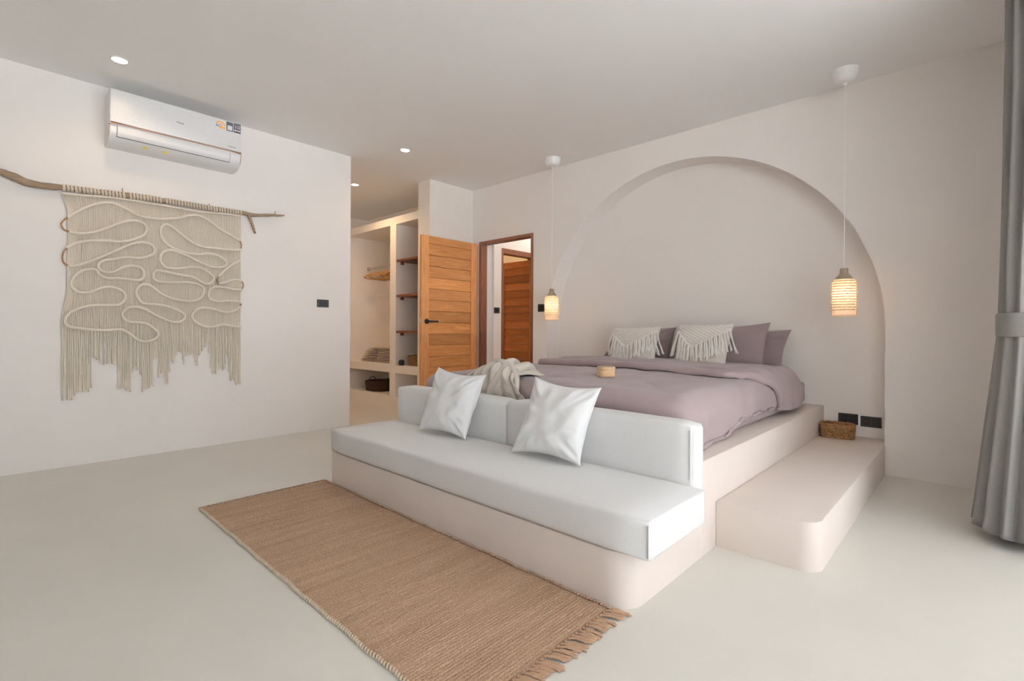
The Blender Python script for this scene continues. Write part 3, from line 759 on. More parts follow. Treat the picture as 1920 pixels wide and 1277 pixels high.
obj('fold', roll([(-2.08, 2.42, 0.70), (-2.06, 2.35, 0.745), (-2.03, 2.24, 0.745), (-2.09, 2.15, 0.70), (-2.13, 2.13, 0.62)], 0.032), M_throw, TB, 'all')
obj('fold', roll([(-2.40, 2.44, 0.69), (-2.34, 2.33, 0.735), (-2.25, 2.25, 0.760), (-2.16, 2.20, 0.768), (-2.07, 2.20, 0.745), (-2.00, 2.16, 0.69), (-1.97, 2.135, 0.62)], 0.030), M_throw, TB, 'all')
obj('fold', roll([(-2.26, 2.26, 0.75), (-2.27, 2.17, 0.72), (-2.30, 2.13, 0.65), (-2.31, 2.128, 0.57)], 0.030), M_throw, TB, 'all')

# ---------------------------------------------------------------- rug
RX0, RX1, RY0, RY1 = -3.035, -0.925, 0.79, 1.492
RG = thing('jute_rug', ((RX0+RX1)/2, (RY0+RY1)/2, 0), 'brown woven jute rug on the floor in front of the bench', 'rug')
bm = bmesh.new()
rows = 170; per = 6; nx = rows*per; ny = 46
def wig(x, e): return 0.004*N(x*7, e*10)+0.0025*N(x*23, e*3)
def frug(a, b2):
    x = RX0+(RX1-RX0)*a; y0 = RY0+wig(x, 1); y1 = RY1-0.003+wig(x, 2)
    y = y0+(y1-y0)*b2
    row = a*rows
    h = 0.0062+0.0034*math.sqrt(abs(math.sin(row*PI)))*(0.9+0.3*N(y*40, row))+0.0014*N(x*4, y*4, 2)+0.0008*math.sin(y*2*PI*75+(int(row) % 2)*PI)
    if b2 in (0, 1): h = 0.003
    return (x, y, h)
grid(bm, nx, ny, frug)
obj('weave', bm, M_jute, RG, True)
for e, yy in ((1, RY0), (2, RY1-0.003)):
    bm = bmesh.new()
    nst = 150
    for k in range(nst):   # whip-stitches along the long edge
        x = RX0+(RX1-RX0)*(k+0.5)/nst; y = yy+wig(x, e); s = -1 if e == 1 else 1
        pts = [(x-0.004, y-s*0.006, 0.0095), (x, y+s*0.001, 0.011), (x+0.003, y+s*0.0045, 0.007), (x+0.004, y+s*0.003, 0.002)]
        tube(bm, pts, [0.0028, 0.0042, 0.0040, 0.003], 5)
    o = obj('edge_binding', bm, M_bind if e == 1 else M_jute2, RG, True, 'pale whip-stitched edge' if e == 1 else None); o['kind'] = 'stuff'
rnd = random.Random(3)
tmeshes = []
for vnt in range(5):
    bm = bmesh.new()
    for s in range(14):
        j = (rnd.random()-0.5)*0.016; L = 0.060+0.014*rnd.random(); sp = (rnd.random()-0.5)*0.024
        pts = [(0, 0, 0.006), (0.012, j*0.3, 0.011), (0.03, j, 0.010+0.003*rnd.random()), (L*0.8, j+sp*0.6, 0.007), (L, j+sp, 0.004)]
        tube(bm, pts, [0.0022, 0.0022, 0.0018, 0.0018, 0.0021], 5)
    lathe(bm, [(0, -0.0045), (0.0045, -0.002), (0.005, 0.001), (0.0035, 0.0045), (0, 0.006)], (0.006, 0, 0.008), 8)
    bmesh.ops.recalc_face_normals(bm, faces=bm.faces)
    me = bpy.data.meshes.new('tassel'); bm.to_mesh(me); bm.free(); me.materials.append(M_jute2)
    me.polygons.foreach_set('use_smooth', [True]*len(me.polygons)); tmeshes.append(me)
base = wloc(RG)
for end in (0, 1):
    n = 36
    for k in range(n):
        o = bpy.data.objects.new('tassel', tmeshes[rnd.randrange(5)]); COL.objects.link(o); o.parent = RG
        y = RY0+0.008+(RY1-RY0-0.02)*k/(n-1)
        if end: o.location = Vector((RX1-0.006, y, 0))-base; o.rotation_euler = (0, 0, 0.5+0.40*(rnd.random()-0.5)); sc2 = 0.95+0.2*rnd.random()
        else: o.location = Vector((RX0+0.006, y, 0))-base; o.rotation_euler = (0, 0, PI+0.4*(rnd.random()-0.5)); sc2 = 0.5
        o.scale = (sc2, 1.0, 1)

# ---------------------------------------------------------------- wall hanging
XH = -4.632
kh = XH/-4.605   # the points were measured on a plane 27 mm further out
def _k(L): return [(p[0]*kh, 0.97+(p[1]-0.97)*kh)+tuple(p[2:]) for p in L]
ROPES = [_k(r_) for r_ in ROPES]; WIRES = [_k(r_) for r_ in WIRES]
BEAD, PROFILE, BRANCH, FORK, TW = _k(BEAD), _k(PROFILE), _k(BRANCH), _k(FORK), _k(TW)
WH = thing('macrame_wall_hanging', (XH, 0.92, 1.95), 'large cream macrame wall hanging on a driftwood branch', 'wall hanging')
BR = [(-0.16, 2.005, 0.017)]+BRANCH
cp = catmull([(XH, y, z) for y, z, r in BR], 5); rads = []
for i in range(len(BR)-1):
    for k in range(5): rads.append(BR[i][2]*(1-k/5)+BR[i+1][2]*k/5)
rads.append(BR[-1][2])
bm = bmesh.new(); tube(bm, cp, rads, 12)
for v in bm.verts:
    q = 0.0035*N(v.co.x*60, v.co.y*9, v.co.z*60)+0.003*N(v.co.x*20, v.co.y*22, v.co.z*20); v.co.z += q; v.co.x += q
brn = obj('branch', bm, M_drift, WH, True, 'weathered brown driftwood branch')
bm = bmesh.new(); tube(bm, catmull([(XH+0.004, FORK[0][0], FORK[0][1]+0.012)]+[(XH+0.004, a, b2) for a, b2 in FORK], 4), [0.011]*5+[0.0125]*4+[0.011]*4+[0.009]*4, 10)
obj('twig', bm, M_drift, brn, True)
for k in (0, 2, 4):
    bm = bmesh.new(); a, b2 = TW[k], TW[k+1]
    tube(bm, [(XH, a[0], a[1]-0.01), (XH, (a[0]+b2[0])/2, (a[1]+b2[1])/2), (XH, b2[0], b2[1])], [0.006, 0.004, 0.0025], 7)
    obj('twig', bm, M_drift, brn, True)
def zbranch(y):
    for (a, za, ra), (b2, zb, rb) in zip(BR[:-1], BR[1:]):
        if a <= y <= b2:
            q = (y-a)/(b2-a); return za+(zb-za)*q, ra+(rb-ra)*q
    return BR[-1][1], BR[-1][2]
def prof_low(y):
    for (a, za), (b2, zb) in zip(PROFILE[:-1], PROFILE[1:]):
        if a <= y <= b2: return za+(zb-za)*((y-a)/max(1e-6, b2-a))
    return PROFILE[0][1] if y < PROFILE[0][0] else PROFILE[-1][1]
allrope = [p for r_ in ROPES[1:] for p in catmull([(0, a, b2) for a, b2 in r_], 3)]
nc = 112; rnd = random.Random(5)
bmc = bmesh.new(); bmf = bmesh.new(); bml = bmesh.new()
for k in range(nc):
    y0 = (0.358+(1.492-0.358)*k/(nc-1))*kh
    zb, rb = zbranch(y0)
    ztop = zb-rb-0.018
    zl = prof_low(min(1.496, max(0.36, y0+0.004*(rnd.random()-0.5))))+0.02*(rnd.random()-0.7)
    split = 1.02+0.03*N(y0*6)
    if zl > 0.7: split = max(split, zl+0.12)
    pts = []; ns = 26
    ph = rnd.random()*6
    for s in range(ns+1):
        q = s/ns; z = ztop+(split-ztop)*q
        pull = 0.016*N(y0*3.2, z*4.0, 3)+0.004*N(y0*9, z*5, 8)
        # the sheet's left edge is drawn in below the branch
        edge = 0.030*math.exp(-(y0-0.356)/0.08)*sstep(0, 0.14, q)*(1-sstep(0.72, 1, q))
        y = y0+pull*math.sin(min(1, q*1.15)*PI)*(1 if 0.45 < y0 < 1.43 else 0.35)+edge
        pts.append((XH-0.010+0.0015*math.sin(ph+z*30), y, z))
    tube(bmc, pts, 0.0043, 7, cap=False)
    p0 = pts[-1]; pts2 = [p0]; drift = (rnd.random()-0.5)*0.012
    m_ = 7
    for s in range(1, m_+1):
        q = s/m_; pts2.append((p0[0]+0.003*math.sin(ph+q*5)+0.004*(rnd.random()-0.5), p0[1]+(y0-p0[1])*q+drift*q+0.0015*math.sin(ph+q*9), p0[2]+(zl-p0[2])*q))
    rl = [0.0042]*(m_-1)+[0.0050, 0.0078]
    tube(bmf, pts2, rl, 5)
    # loop around the branch
    if k % 2 == 0 and k not in (34, 56):
        jy = 0.002*(rnd.random()-0.5)
        for dy in (-0.0034, 0.0036):
            lp = []
            for s in range(10):
                a = -0.55*PI+1.25*PI*s/9
                rr_ = rb+0.003
                lp.append((XH+rr_*math.cos(a), y0+0.005+jy+dy-0.003*math.sin(a), zb+rr_*math.sin(a)))
            tube(bml, lp, 0.0030, 6)
o = obj('warp_cords', bmc, M_cream, WH, True, 'dense curtain of thin cream cords'); o['kind'] = 'stuff'
o = obj('fringe', bmf, M_cream, WH, True, 'uneven frayed fringe of loose cords'); o['kind'] = 'stuff'
o = obj('branch_loops', bml, M_cream, WH, True); o['kind'] = 'stuff'
for i, r_ in enumerate(ROPES):
    rad = 0.0078 if i == 0 else 0.0100
    pts = catmull([(XH+0.006, a, b2) for j, (a, b2) in enumerate(r_)], 5)
    obj('rope', tube(bmesh.new(), pts, rad, 8), M_rope, WH, True)
for i, r_ in enumerate(WIRES):
    obj('wire_loop', tube(bmesh.new(), catmull([(XH+0.002, a, b2) for a, b2 in r_], 4), 0.0052, 7), M_wire, WH, True, 'brown wrapped wire loop')
obj('bead', tube(bmesh.new(), catmull([(XH+0.008, a, b2) for a, b2 in BEAD], 4), [0.004, 0.007, 0.009, 0.010, 0.010, 0.010, 0.009, 0.007, 0.004], 8), M_clay, WH, True, 'brown wooden bead')

# ---------------------------------------------------------------- air conditioner
AC = thing('air_conditioner', (XL, 1.02, 2.30), 'white split air conditioner high on the left wall', 'air conditioner')
ya, yb = 0.588, 1.440
bm = bmesh.new()   # rear housing with a curved underside
prof = [(XL+0.0, 2.665), (-4.455, 2.665), (-4.443, 2.655), (-4.443, 2.435), (-4.452, 2.43), (-4.452, 2.405), (-4.458, 2.37), (-4.475, 2.335), (-4.505, 2.312), (-4.56, 2.300), (XL, 2.30)]
def prism_y(pr, y0, y1):
    bm = bmesh.new()
    A = [bm.verts.new((x, y0, z)) for x, z in pr]; Bv = [bm.verts.new((x, y1, z)) for x, z in pr]; n = len(pr)
    bm.faces.new(A); bm.faces.new(Bv[::-1])
    for i in range(n): bm.faces.new((A[i], Bv[i], Bv[(i+1) % n], A[(i+1) % n]))
    return bm
bm = prism_y([(x if x == XL else x-0.003, z) for x, z in prof], ya, yb)
obj('housing', bm, M_wplast, AC, True)
obj('front_panel', box(bmesh.new(), -4.4445, -4.436, ya+0.001, yb-0.001, 2.432, 2.664, bev=0.004), M_wplast, AC, True)
bm = bmesh.new(); box(bm, -4.452, -4.4385, ya+0.004, yb-0.004, 2.4255, 2.4300)
prism(bm, [(ya+0.002, 2.418), (ya+0.075, 2.4255), (ya+0.10, 2.4298), (ya+0.002, 2.4305)], 'x', -4.452, -4.4385)
prism(bm, [(yb-0.10, 2.4298), (yb-0.075, 2.4255), (yb-0.002, 2.418), (yb-0.002, 2.4305)], 'x', -4.452, -4.4385)
obj('copper_strip', bm, M_copper, AC)
flap = [(-4.4535, 2.412), (-4.4505, 2.412), (-4.4515, 2.385), (-4.457, 2.362), (-4.470, 2.342), (-4.474, 2.344), (-4.460, 2.365), (-4.4545, 2.386)]
obj('air_flap', prism_y(flap, ya+0.045, yb-0.085), M_wplast, AC, True)
bm = bmesh.new()
tube(bm, [(-4.4705, ya+0.040, 2.3405), (-4.4705, yb-0.080, 2.3405)], 0.0028, 5)
for yy in (ya+0.042, yb-0.082):
    tube(bm, [(-4.4515, yy, 2.412), (-4.4525, yy, 2.385), (-4.458, yy, 2.362), (-4.4705, yy, 2.3405)], 0.0012, 4)
obj('flap_gap_shade', bm, M_grey, AC)  # dark tubes laid on as the shade in the flap gap
for yy in (ya-0.0006, yb+0.0006):
    obj('end_strip', tube(bmesh.new(), [(-4.447, yy, 2.418), (-4.451, yy, 2.39), (-4.462, yy, 2.36), (-4.48, yy, 2.337)], 0.0018, 4), M_copper, AC)
def on_front(bm, y, z, x=-4.4358):
    R = Matrix(((0, 0, 1), (1, 0, 0), (0, 1, 0)))   # text X -> +Y, text Y -> +Z, normal -> +X
    bmesh.ops.rotate(bm, verts=bm.verts, cent=(0, 0, 0), matrix=R)
    bmesh.ops.translate(bm, verts=bm.verts, vec=(x, y, z)); return bm
obj('lettering', on_front(text_bm('Haier', 0.022), 1.008, 2.545), M_text, AC)
obj('lettering', on_front(text_bm('INVERTER', 0.012), 1.368, 2.459), M_text, AC)
st = obj('rating_sticker', B(-4.436, -4.4352, 1.247, 1.321, 2.585, 2.655), M_wprint, AC, label='energy rating sticker with a yellow arc')
bm = bmesh.new()
cy_, cz_ = 1.284, 2.610
for k in range(16):
    a0, a1 = PI*k/16, PI*(k+1)/16
    vs = [bm.verts.new((-4.4346, cy_+r*math.cos(a), cz_+r*math.sin(a))) for r, a in ((0.026, a0), (0.035, a0), (0.035, a1), (0.026, a1))]
    bm.faces.new(vs)
box(bm, -4.4350, -4.4346, 1.272, 1.318, 2.588, 2.603)
obj('arc', bm, M_orange, st)
obj('blue_band', B(-4.4350, -4.4345, 1.250, 1.272, 2.600, 2.610), M_blue, st)
bm = bmesh.new(); lathe(bm, [(0, 0), (0.012, 0)], (0, 0, 0), 20); obj('disc', on_front(bm, cy_, 2.614, -4.4344), M_redp, st)
bm = bmesh.new(); lathe(bm, [(0, 0), (0.009, 0)], (0, 0, 0), 20); obj('disc', on_front(bm, cy_, 2.614, -4.4341), M_wprint, st)
obj('lettering', on_front(text_bm('5', 0.018, 0.0002), cy_, 2.614, -4.4338), M_redp, st)
st = obj('info_sticker', B(-4.436, -4.4352, 1.325, 1.375, 2.583, 2.657), M_text, AC)
obj('square', B(-4.4352, -4.4347, 1.333, 1.368, 2.591, 2.628), M_wprint, st)
st = obj('warranty_sticker', B(-4.436, -4.4352, 1.379, 1.431, 2.583, 2.660), M_text, AC, label='black sticker reading 10')
obj('lettering', on_front(text_bm('10', 0.042, 0.0002), 1.405, 2.630, -4.4348), M_wprint, st)
for y0_, y1_ in ((1.384, 1.400), (1.404, 1.412), (1.415, 1.427)):
    obj('small_print', B(-4.4352, -4.4348, y0_, y1_, 2.597, 2.607), M_wprint, st)
for yy in (0.80, 0.925):
    bm = bmesh.new(); vs = [bm.verts.new(p) for p in ((-4.507, yy-0.018, 2.3095), (-4.507, yy+0.018, 2.3095), (-4.488, yy, 2.3235), (-4.508, yy-0.018, 2.3085), (-4.508, yy+0.018, 2.3085), (-4.489, yy, 2.3225))]
    for f in ((0, 1, 2), (3, 5, 4), (0, 3, 4, 1), (1, 4, 5, 2), (2, 5, 3, 0)): bm.faces.new([vs[i] for i in f])
    obj('warning_sticker', bm, M_yellow, AC)

# ---------------------------------------------------------------- downlights
def downlight(x, y, e, label, color=(1.0, 0.72, 0.45)):
    t = thing('downlight', (x, y, H), label, 'ceiling light', 'recessed round downlights')
    obj('trim_ring', lathe(bmesh.new(), [(0.040, -0.001), (0.048, -0.001), (0.052, -0.004), (0.050, -0.007), (0.043, -0.007), (0.040, -0.003)], (x, y, H), 32), M_wplast, t, True)
    obj('diffuser', lathe(bmesh.new(), [(0, -0.004), (0.0415, -0.004)], (x, y, H), 32), M_glow, t)
    lamp_light('downlight_lamp', (x, y, H-0.03), e, color, 0.04, 150)
downlight(-4.11, 0.592, 5, 'glowing round downlight above the air conditioner')
downlight(-4.09, 2.805, 5, 'glowing round downlight in the ceiling before the wardrobe passage')
downlight(-5.51, 3.06, 28, 'glowing round downlight inside the wardrobe passage', (1.0, 0.62, 0.34))
lamp_light('hall_fill', (-4.05, 5.4, 2.6), 11, (1.0, 0.93, 0.85), 0.1)  # unseen fill light, added to brighten the hall walls
lamp_light('back_room_fill', (-5.6, 5.8, 2.6), 22, (1.0, 0.68, 0.35), 0.1)  # unseen warm light, added for the ochre tone beyond the hall
lamp_light('passage_fill', (-6.0, 1.9, 2.6), 6, (1.0, 0.75, 0.5), 0.1)  # bare point light out of view, brightens the wardrobe passage

# ---------------------------------------------------------------- pendant lamps
def pendant(x, y, label, r=0.068, zt=1.405, zb=1.082):
    t = thing('pendant_lamp', (x, y, H), label, 'lamp', 'crocheted pendant lamps beside the bed')
    prof = [(0.0, -0.098), (0.010, -0.098), (0.012, -0.088), (0.026, -0.084)]
    for k in range(9):
        a = k/8*PI/2; prof.append((0.030+0.050*math.sin(a)**0.8, -0.082+0.070*(1-math.cos(a))))
    prof += [(0.082, -0.008), (0.084, 0)]
    obj('canopy', lathe(bmesh.new(), prof, (x, y, H), 36), M_wplast2, t, True, 'white domed ceiling canopy')
    obj('cord', tube(bmesh.new(), [(x, y, H-0.095), (x, y, (H+zt)/2), (x, y, zt-0.01)], 0.0028, 6), M_wplast2, t, True)
    zc_ = zt-0.078
    obj('cap', lathe(bmesh.new(), [(0, zt), (0.022, zt), (0.024, zt-0.004), (0.0245, zt-0.028), (0.029, zt-0.040), (0.045, zt-0.058), (0.056, zc_), (0.053, zc_), (0.040, zt-0.058), (0.02, zt-0.035), (0, zt-0.03)], (x, y, 0), 32), M_clay, t, True, 'taupe bottle-shaped cap')
    sh = obj('shade', lathe(bmesh.new(), [(0.056, zc_+0.003), (0.0655, zc_-0.008), (r, zc_-0.03), (r, (zb+zc_)/2), (r*1.0, zb+0.02), (r*0.98, zb)], (x, y, 0), 36), M_shade, t, True, 'lit cylindrical crocheted shade')
    bm = bmesh.new(); rows_ = 14; cols = 24
    for i in range(rows_):
        z = zc_-0.012-(zc_-zb-0.016)*i/(rows_-1)
        rr_ = r+0.001 if i > 1 else r-0.004
        if i > rows_-3: continue
        for k in range(cols):
            a = 2*PI*(k+0.5*(i % 2))/cols
            p = Vector((x+(rr_+0.0005)*math.cos(a), y+(rr_+0.0005)*math.sin(a), z)); tdir = Vector((-math.sin(a), math.cos(a), 0)); nd = Vector((math.cos(a), math.sin(a), 0))
            pts = [p-tdir*0.0088+nd*0.0003, p-tdir*0.004+nd*0.0045+Vector((0, 0, 0.003)), p+tdir*0.004+nd*0.0045+Vector((0, 0, 0.003)), p+tdir*0.0088+nd*0.0003]
            tube(bm, pts, [0.0022, 0.0052, 0.0052, 0.0022], 6)
    o = obj('stitches', bm, M_shade, sh, True); o['kind'] = 'stuff'
    obj('hem', lathe(bmesh.new(), [(r*0.985, zb-0.002), (r*0.985+0.003, zb), (r*0.985+0.003, zb+0.006), (r*0.985, zb+0.008)], (x, y, 0), 36), M_shade, sh, True)
    bm = bmesh.new(); lathe(bm, [(0, -0.03), (0.015, -0.026), (0.026, -0.008), (0.027, 0.006), (0.018, 0.024), (0.012, 0.04), (0, 0.045)], (x, y, zc_-0.05), 20)
    obj('bulb', bm, M_bulb, t, True)
    lamp_light('pendant_bulb', (x, y, zc_-0.10), 0.5, (1.0, 0.70, 0.42), 0.02)
pendant(-3.18, 3.97, 'crocheted pendant lamp hanging left of the arch, over the bed side near the doorway')
pendant(-0.658, 3.97, 'crocheted pendant lamp hanging above the step at the arch\'s right side')

# ---------------------------------------------------------------- built-in wardrobe
WD = thing('built_in_wardrobe', (-5.7, 3.85, 0), 'open cream masonry wardrobe with hanging and shelf bays', 'wardrobe')
obj('top_beam', B(-6.70, -4.886, 3.54, YB-0.001, 2.312, 2.408), M_closet, WD)
obj('divider', B(-5.482, -5.352, 3.54, YB-0.001, 0.13, 2.312), M_closet, WD)
obj('side_panel', B(-6.70, -6.57, 3.54, YB-0.001, 0.13, 2.312), M_closet, WD)
obj('slab', B(-6.57, -5.482, 3.54, YB-0.001, 0.432, 0.537), M_closet, WD)
obj('slab', B(-5.352, -4.886, 3.54, YB-0.001, 0.432, 0.527), M_closet, WD)
obj('plinth', B(-6.70, -4.886, 3.54, YB-0.001, 0.0, 0.13), M_closet, WD)
for z in (1.865, 1.42, 0.967):
    s = obj('shelf', B(-5.351, -4.887, 3.545, YB-0.002, z-0.028, z, bev=0.002, seg=1), M_shelf, WD, label='dark brown wooden shelf')
    for xx in (-5.335, -4.92): obj('bracket', B(xx, xx+0.018, 3.60, 3.64, z-0.062, z-0.028), M_shelf, s)
rl = obj('clothes_rail', tube(bmesh.new(), [(-6.569, 3.87, 1.872), (-5.483, 3.87, 1.872)], 0.0125, 12), M_steel, WD, True, 'steel clothes rail')
for xx in (-6.56, -5.50):
    bm = bmesh.new(); lathe(bm, [(0, 0), (0.028, 0), (0.028, 0.008), (0, 0.008)], (0, 0, 0), 20)
    bmesh.ops.rotate(bm, verts=bm.verts, cent=(0, 0, 0), matrix=Matrix.Rotation(PI/2, 3, 'Y')); bmesh.ops.translate(bm, verts=bm.verts, vec=(xx, 3.87, 1.872))
    obj('rail_flange', bm, M_steel, rl, True)
def make_hanger():
    t = thing('clothes_hanger', (0, 0, 0), 'pale wooden clothes hanger on the wardrobe rail', 'hanger', 'wooden hangers on the wardrobe rail')
    bm = bmesh.new()
    pts = catmull([(0, -0.215, -0.155), (0, -0.15, -0.118), (0, -0.06, -0.082), (0, 0, -0.072), (0, 0.06, -0.082), (0, 0.15, -0.118), (0, 0.215, -0.155)], 4)
    tube(bm, pts, [0.010]+[0.012]*(len(pts)-2)+[0.010], 8)
    for v in bm.verts: v.co.z += 0.3*(v.co.z+0.1)*0
    obj('shoulder_bar', bm, M_hanger, t, True)
    obj('trouser_bar', tube(bmesh.new(), [(0, -0.195, -0.165), (0, 0, -0.168), (0, 0.195, -0.165)], 0.006, 8), M_hanger, t, True)
    bm = bmesh.new(); pts = [(0, 0, -0.066), (0, 0, -0.035)]
    for k in range(9):
        a = -PI/2+PI*1.35*k/8; pts.append((0, 0.017*math.cos(a), 0.0+0.017*math.sin(a)+0.0))
    tube(bm, pts, 0.0022, 6); obj('hook', bm, M_steel, t, True)
    return t
h0 = make_hanger()
spots = [(-6.36, 0.18), (-6.28, -0.12), (-6.20, 0.05), (-6.13, -0.22), (-6.05, 0.16), (-5.97, -0.18), (-5.88, 0.12), (-5.79, -0.2)]
for i, (hx, rz) in enumerate(spots):
    if i == 0: t = h0
    else:
        t = h0.copy(); COL.objects.link(t)
        for ch in list(h0.children):
            c2 = ch.copy(); COL.objects.link(c2); c2.parent = t
    t.location = (hx, 3.87, 1.871); t.rotation_euler = (0, 0, rz)
    t['label'] = 'pale wooden clothes hanger, %s on the wardrobe rail' % ('leftmost', 'second from the left', 'third from the left', 'fourth from the left', 'fourth from the right', 'third from the right', 'second from the right', 'rightmost')[i]
# folded towels
def towel(x, y, z, w_, d, h, seed, label, rz=0):
    t = thing('folded_towel', (x, y, z), label, 'towel', 'folded beige towels in the wardrobe')
    bm = bmesh.new(); nx_, ny_ = 14, 10
    hh = h/2; m_ = 14
    # a folded towel: a rounded roll at the front edge, layered rectangles behind
    for L_ in range(2):
        z0 = z+hh*L_; P0 = []
        for i_ in range(nx_+1):
            u = i_/nx_*2-1; ring = []
            for k in range(m_):
                a = 2*PI*k/m_
                ca, sa = math.cos(a), math.sin(a)
                rr_ = (abs(ca)**5+abs(sa)**2.2)**(-1/3.0)
                yy = y+(d/2)*max(-1, min(1, ca*rr_)); zz = z0+hh/2+(hh/2)*0.98*max(-1, min(1, sa*rr_))
                xx = x+w_/2*u*(1-0.03*abs(math.sin(a)))
                xx += 0.008*N(yy*9, L_*5, seed); yy += 0.008*N(xx*8, L_*7, seed+3)
                ring.append(bm.verts.new((xx, yy, zz)))
            P0.append(ring)
        for a, b2 in zip(P0[:-1], P0[1:]):
            for k in range(m_): bm.faces.new((a[k], a[(k+1) % m_], b2[(k+1) % m_], b2[k]))
        bm.faces.new(P0[0][::-1]); bm.faces.new(P0[-1])
    if rz: bmesh.ops.rotate(bm, verts=bm.verts, cent=(x, y, z), matrix=Matrix.Rotation(rz, 3, 'Z'))
    obj('layers', bm, M_towel, t, True)
z = 0.538
for i, (xx, w_, h_, lb) in enumerate(((-6.17, 0.40, 0.038, 'bottom folded beige towel of the left stack'), (-6.14, 0.34, 0.036, 'second folded beige towel of the left stack'), (-6.10, 0.31, 0.034, 'third folded towel of the left stack'), (-6.11, 0.27, 0.042, 'fourth folded towel of the left stack'), (-6.04, 0.20, 0.030, 'topmost folded towel of the left stack'))):
    towel(xx, 3.76, z, w_, 0.26, h_, i*3.1, lb, rz=0.10*(i % 3-1)); z += h_+0.005
z = 0.538
for i, (h_, lb) in enumerate(((0.036, 'bottom folded beige towel of the right stack'), (0.04, 'second folded beige towel of the right stack'), (0.04, 'third folded beige towel of the right stack'), (0.042, 'fourth folded beige towel of the right stack'), (0.036, 'topmost folded beige towel of the right stack'))):
    towel(-5.73+0.012*(i % 2), 3.74, z, 0.32-0.015*i, 0.28, h_, 20+i*2.3, lb, rz=0.07*((i+1) % 3-1)); z += h_+0.003

# woven baskets
def rattan_basket(name, c, L, W_, h_, label, mat, mat2, rnd_seed, power=3.5, flare=0.06, handles=False, rz=0.0, bulge=0.0):
    t = thing(name, c, label, 'basket')
    rnd = random.Random(rnd_seed); n = 56; rows_ = 9
    def ring(q, off=0.0):
        pts = []
        for k in range(n):
            a = 2*PI*k/n; ca, sa = math.cos(a), math.sin(a)
            rr_ = (abs(ca)**power+abs(sa)**power)**(-1/power)*(1+flare*(q-0.5)+bulge*math.sin(q*PI))
            x_ = (L/2+off)*rr_*ca; y_ = (W_/2+off)*rr_*sa
            pts.append((c[0]+x_*math.cos(rz)-y_*math.sin(rz), c[1]+x_*math.sin(rz)+y_*math.cos(rz)))
        return pts
    bm = bmesh.new(); R_ = []
    for q, off in ((0, -0.006), (1, -0.006), (1, -0.016), (0.05, -0.016)):
        R_.append([bm.verts.new((x_, y_, c[2]+0.004+h_*0.96*q)) for x_, y_ in ring(q, off)])
    for a, b2 in zip(R_[:-1], R_[1:]):
        for k in range(n): bm.faces.new((a[k], a[(k+1) % n], b2[(k+1) % n], b2[k]))
    bm.faces.new(R_[0][::-1]); bm.faces.new(R_[-1])
    obj('shell', bm, mat, t, True)
    bm = bmesh.new(); rh = h_/rows_/2
    for i in range(rows_):
        q = (i+0.5)/rows_; rg = ring(q, -0.001); pts = []
        for k in range(n+1):
            x_, y_ = rg[k % n]; w_ = 0.0028*math.sin(k*PI+(i % 2)*PI)
            dx, dy = x_-c[0], y_-c[1]; d = math.hypot(dx, dy)
            w_ = 0.0035*(1 if (k//2+i) % 2 else -1)+0.002*(rnd.random()-0.5)
            pts.append((x_+dx/d*w_, y_+dy/d*w_, c[2]+h_*q+0.002*(rnd.random()-0.5)))
        tube(bm, pts, rh*1.05, 5, cap=False)
    o = obj('weave', bm, mat2, t, True); o['kind'] = 'stuff'
    rg = ring(1, -0.004)
    bm = bmesh.new(); tube(bm, [(x_, y_, c[2]+h_+0.002*math.sin(k*1.7)) for k, (x_, y_) in enumerate(rg+rg[:1])], 0.007, 7, cap=False)
    obj('rim', bm, mat, t, True)
    if handles:
        for s in (-1, 1):
            pts = []
            for k in range(9):
                a = PI*k/8; pts.append((c[0]+s*(L/2-0.01), c[1]+0.05*math.cos(a), c[2]+h_+0.045*math.sin(a)))
            obj('handle', tube(bmesh.new(), pts, 0.006, 7), mat, t, True)
    return t
rattan_basket('rattan_basket', (-0.745, 4.285, 0.204), 0.205, 0.15, 0.098, 'oval brown rattan basket on the step below the outlets', M_rattan, M_rattan2, 4, 3.2, rz=0.10)
rattan_basket('wardrobe_basket', (-6.12, 3.80, 0.131), 0.42, 0.34, 0.13, 'dark brown oval basket in the lower wardrobe bay', M_darkbask, M_darkbask, 9, 2.6, handles=True)
rattan_basket('wardrobe_basket', (-5.145, 3.745, 0.528), 0.22, 0.20, 0.125, 'brown rattan basket on the lowest shelf slab beside the black cube', M_rattan, M_rattan2, 14, 5)
t = thing('black_speaker', (-5.305, 3.60, 0.528), 'small dark rounded cube beside the rattan basket', 'speaker')
bm = B(-5.337, -5.273, 3.568, 3.632, 0.528, 0.596, bev=0.018, seg=3); obj('body', bm, plain('navy_plastic', (0.02, 0.025, 0.035), 0.5), t, True)
obj('top_button', lathe(bmesh.new(), [(0.018, 0), (0.018, 0.003), (0, 0.003)], (-5.305, 3.60, 0.596), 20), M_matt, t, True)

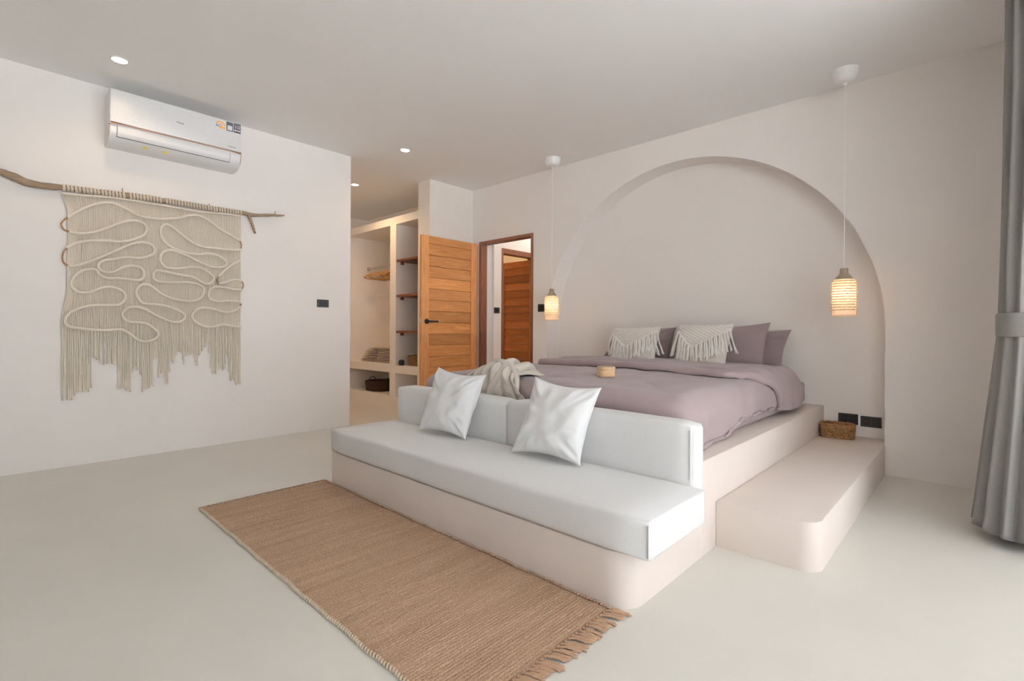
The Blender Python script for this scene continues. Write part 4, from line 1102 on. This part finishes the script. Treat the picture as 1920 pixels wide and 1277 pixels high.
# ---------------------------------------------------------------- curtain
CU = thing('curtain', (0.17, 3.35, 0.05), 'grey linen curtain tied back at the right edge', 'curtain')
def fcur(a, b2):
    z = 2.66-2.61*b2
    zt_ = 1.01
    if z > zt_:
        k = sstep(zt_, 2.3, z)
        left = 0.070+0.018*k; rx = 0.105+0.012*k; ry = 0.135+0.06*k; nf = 13; amp = 0.010+0.012*k
    else:
        k = (zt_-z)/(zt_-0.05)
        left = 0.070-0.094*k**1.1; rx = 0.105+0.060*k; ry = 0.135+0.10*k; nf = 13; amp = 0.008+0.017*k
    cx = left+rx; cy_ = 3.38-ry*0.25
    th_ = a*2*PI
    ph = th_*nf+1.6*N(math.cos(th_)*1.2, math.sin(th_)*1.2, 3)+0.7*N(math.cos(th_)*2, z*0.7, 7)
    wv = math.cos(ph)
    if z > 2.42: amp *= 1.15; wv = math.copysign(abs(wv)**0.5, wv)
    r_ = 1-0.0*wv
    nx_, ny_ = math.cos(th_), math.sin(th_)
    rad_off = amp*(wv-1)+0.006*N(nx_*3, ny_*3, z*1.2)
    x = cx+(rx+rad_off)*nx_; y = cy_+(ry+rad_off)*ny_
    if b2 > 0.98: z += 0.006*wv
    return (x, y, z)
bm = bmesh.new(); grid(bm, 312, 90, fcur); bmesh.ops.remove_doubles(bm, verts=bm.verts, dist=0.0002)
o = obj('drape', bm, M_curtain, CU, 'all'); sm = o.modifiers.new('thick', 'SOLIDIFY'); sm.thickness = 0.003
bm = bmesh.new()
n = 48; rings = []
for zz, ex in ((0.955, 0.0), (0.958, 0.004), (1.01, 0.0045), (1.062, 0.004), (1.066, 0.0)):
    ring = []
    for k in range(n):
        a = 2*PI*k/n; ca, sa = math.cos(a), math.sin(a)
        rr_ = (abs(ca)**2.2+abs(sa)**2.2)**(-1/2.2)
        ring.append(bm.verts.new((0.172+(0.106+ex)*rr_*ca*0.99, 3.346+(0.137+ex)*rr_*sa, zz+0.012*sa*0+0.02*ca*0)))
    rings.append(ring)
for a, b2 in zip(rings[:-1], rings[1:]):
    for k in range(n): bm.faces.new((a[k], a[(k+1) % n], b2[(k+1) % n], b2[k]))
o = obj('tieback', bm, M_curtain, CU, True, 'grey fabric tieback band')
t = thing('curtain_rail', (0.175, 1.2, 2.69), 'white curtain rail under the ceiling at the right', 'curtain rail')
obj('rail', B(0.16, 0.19, -0.9, 3.5, 2.70, 2.74, bev=0.003), M_wplast, t)
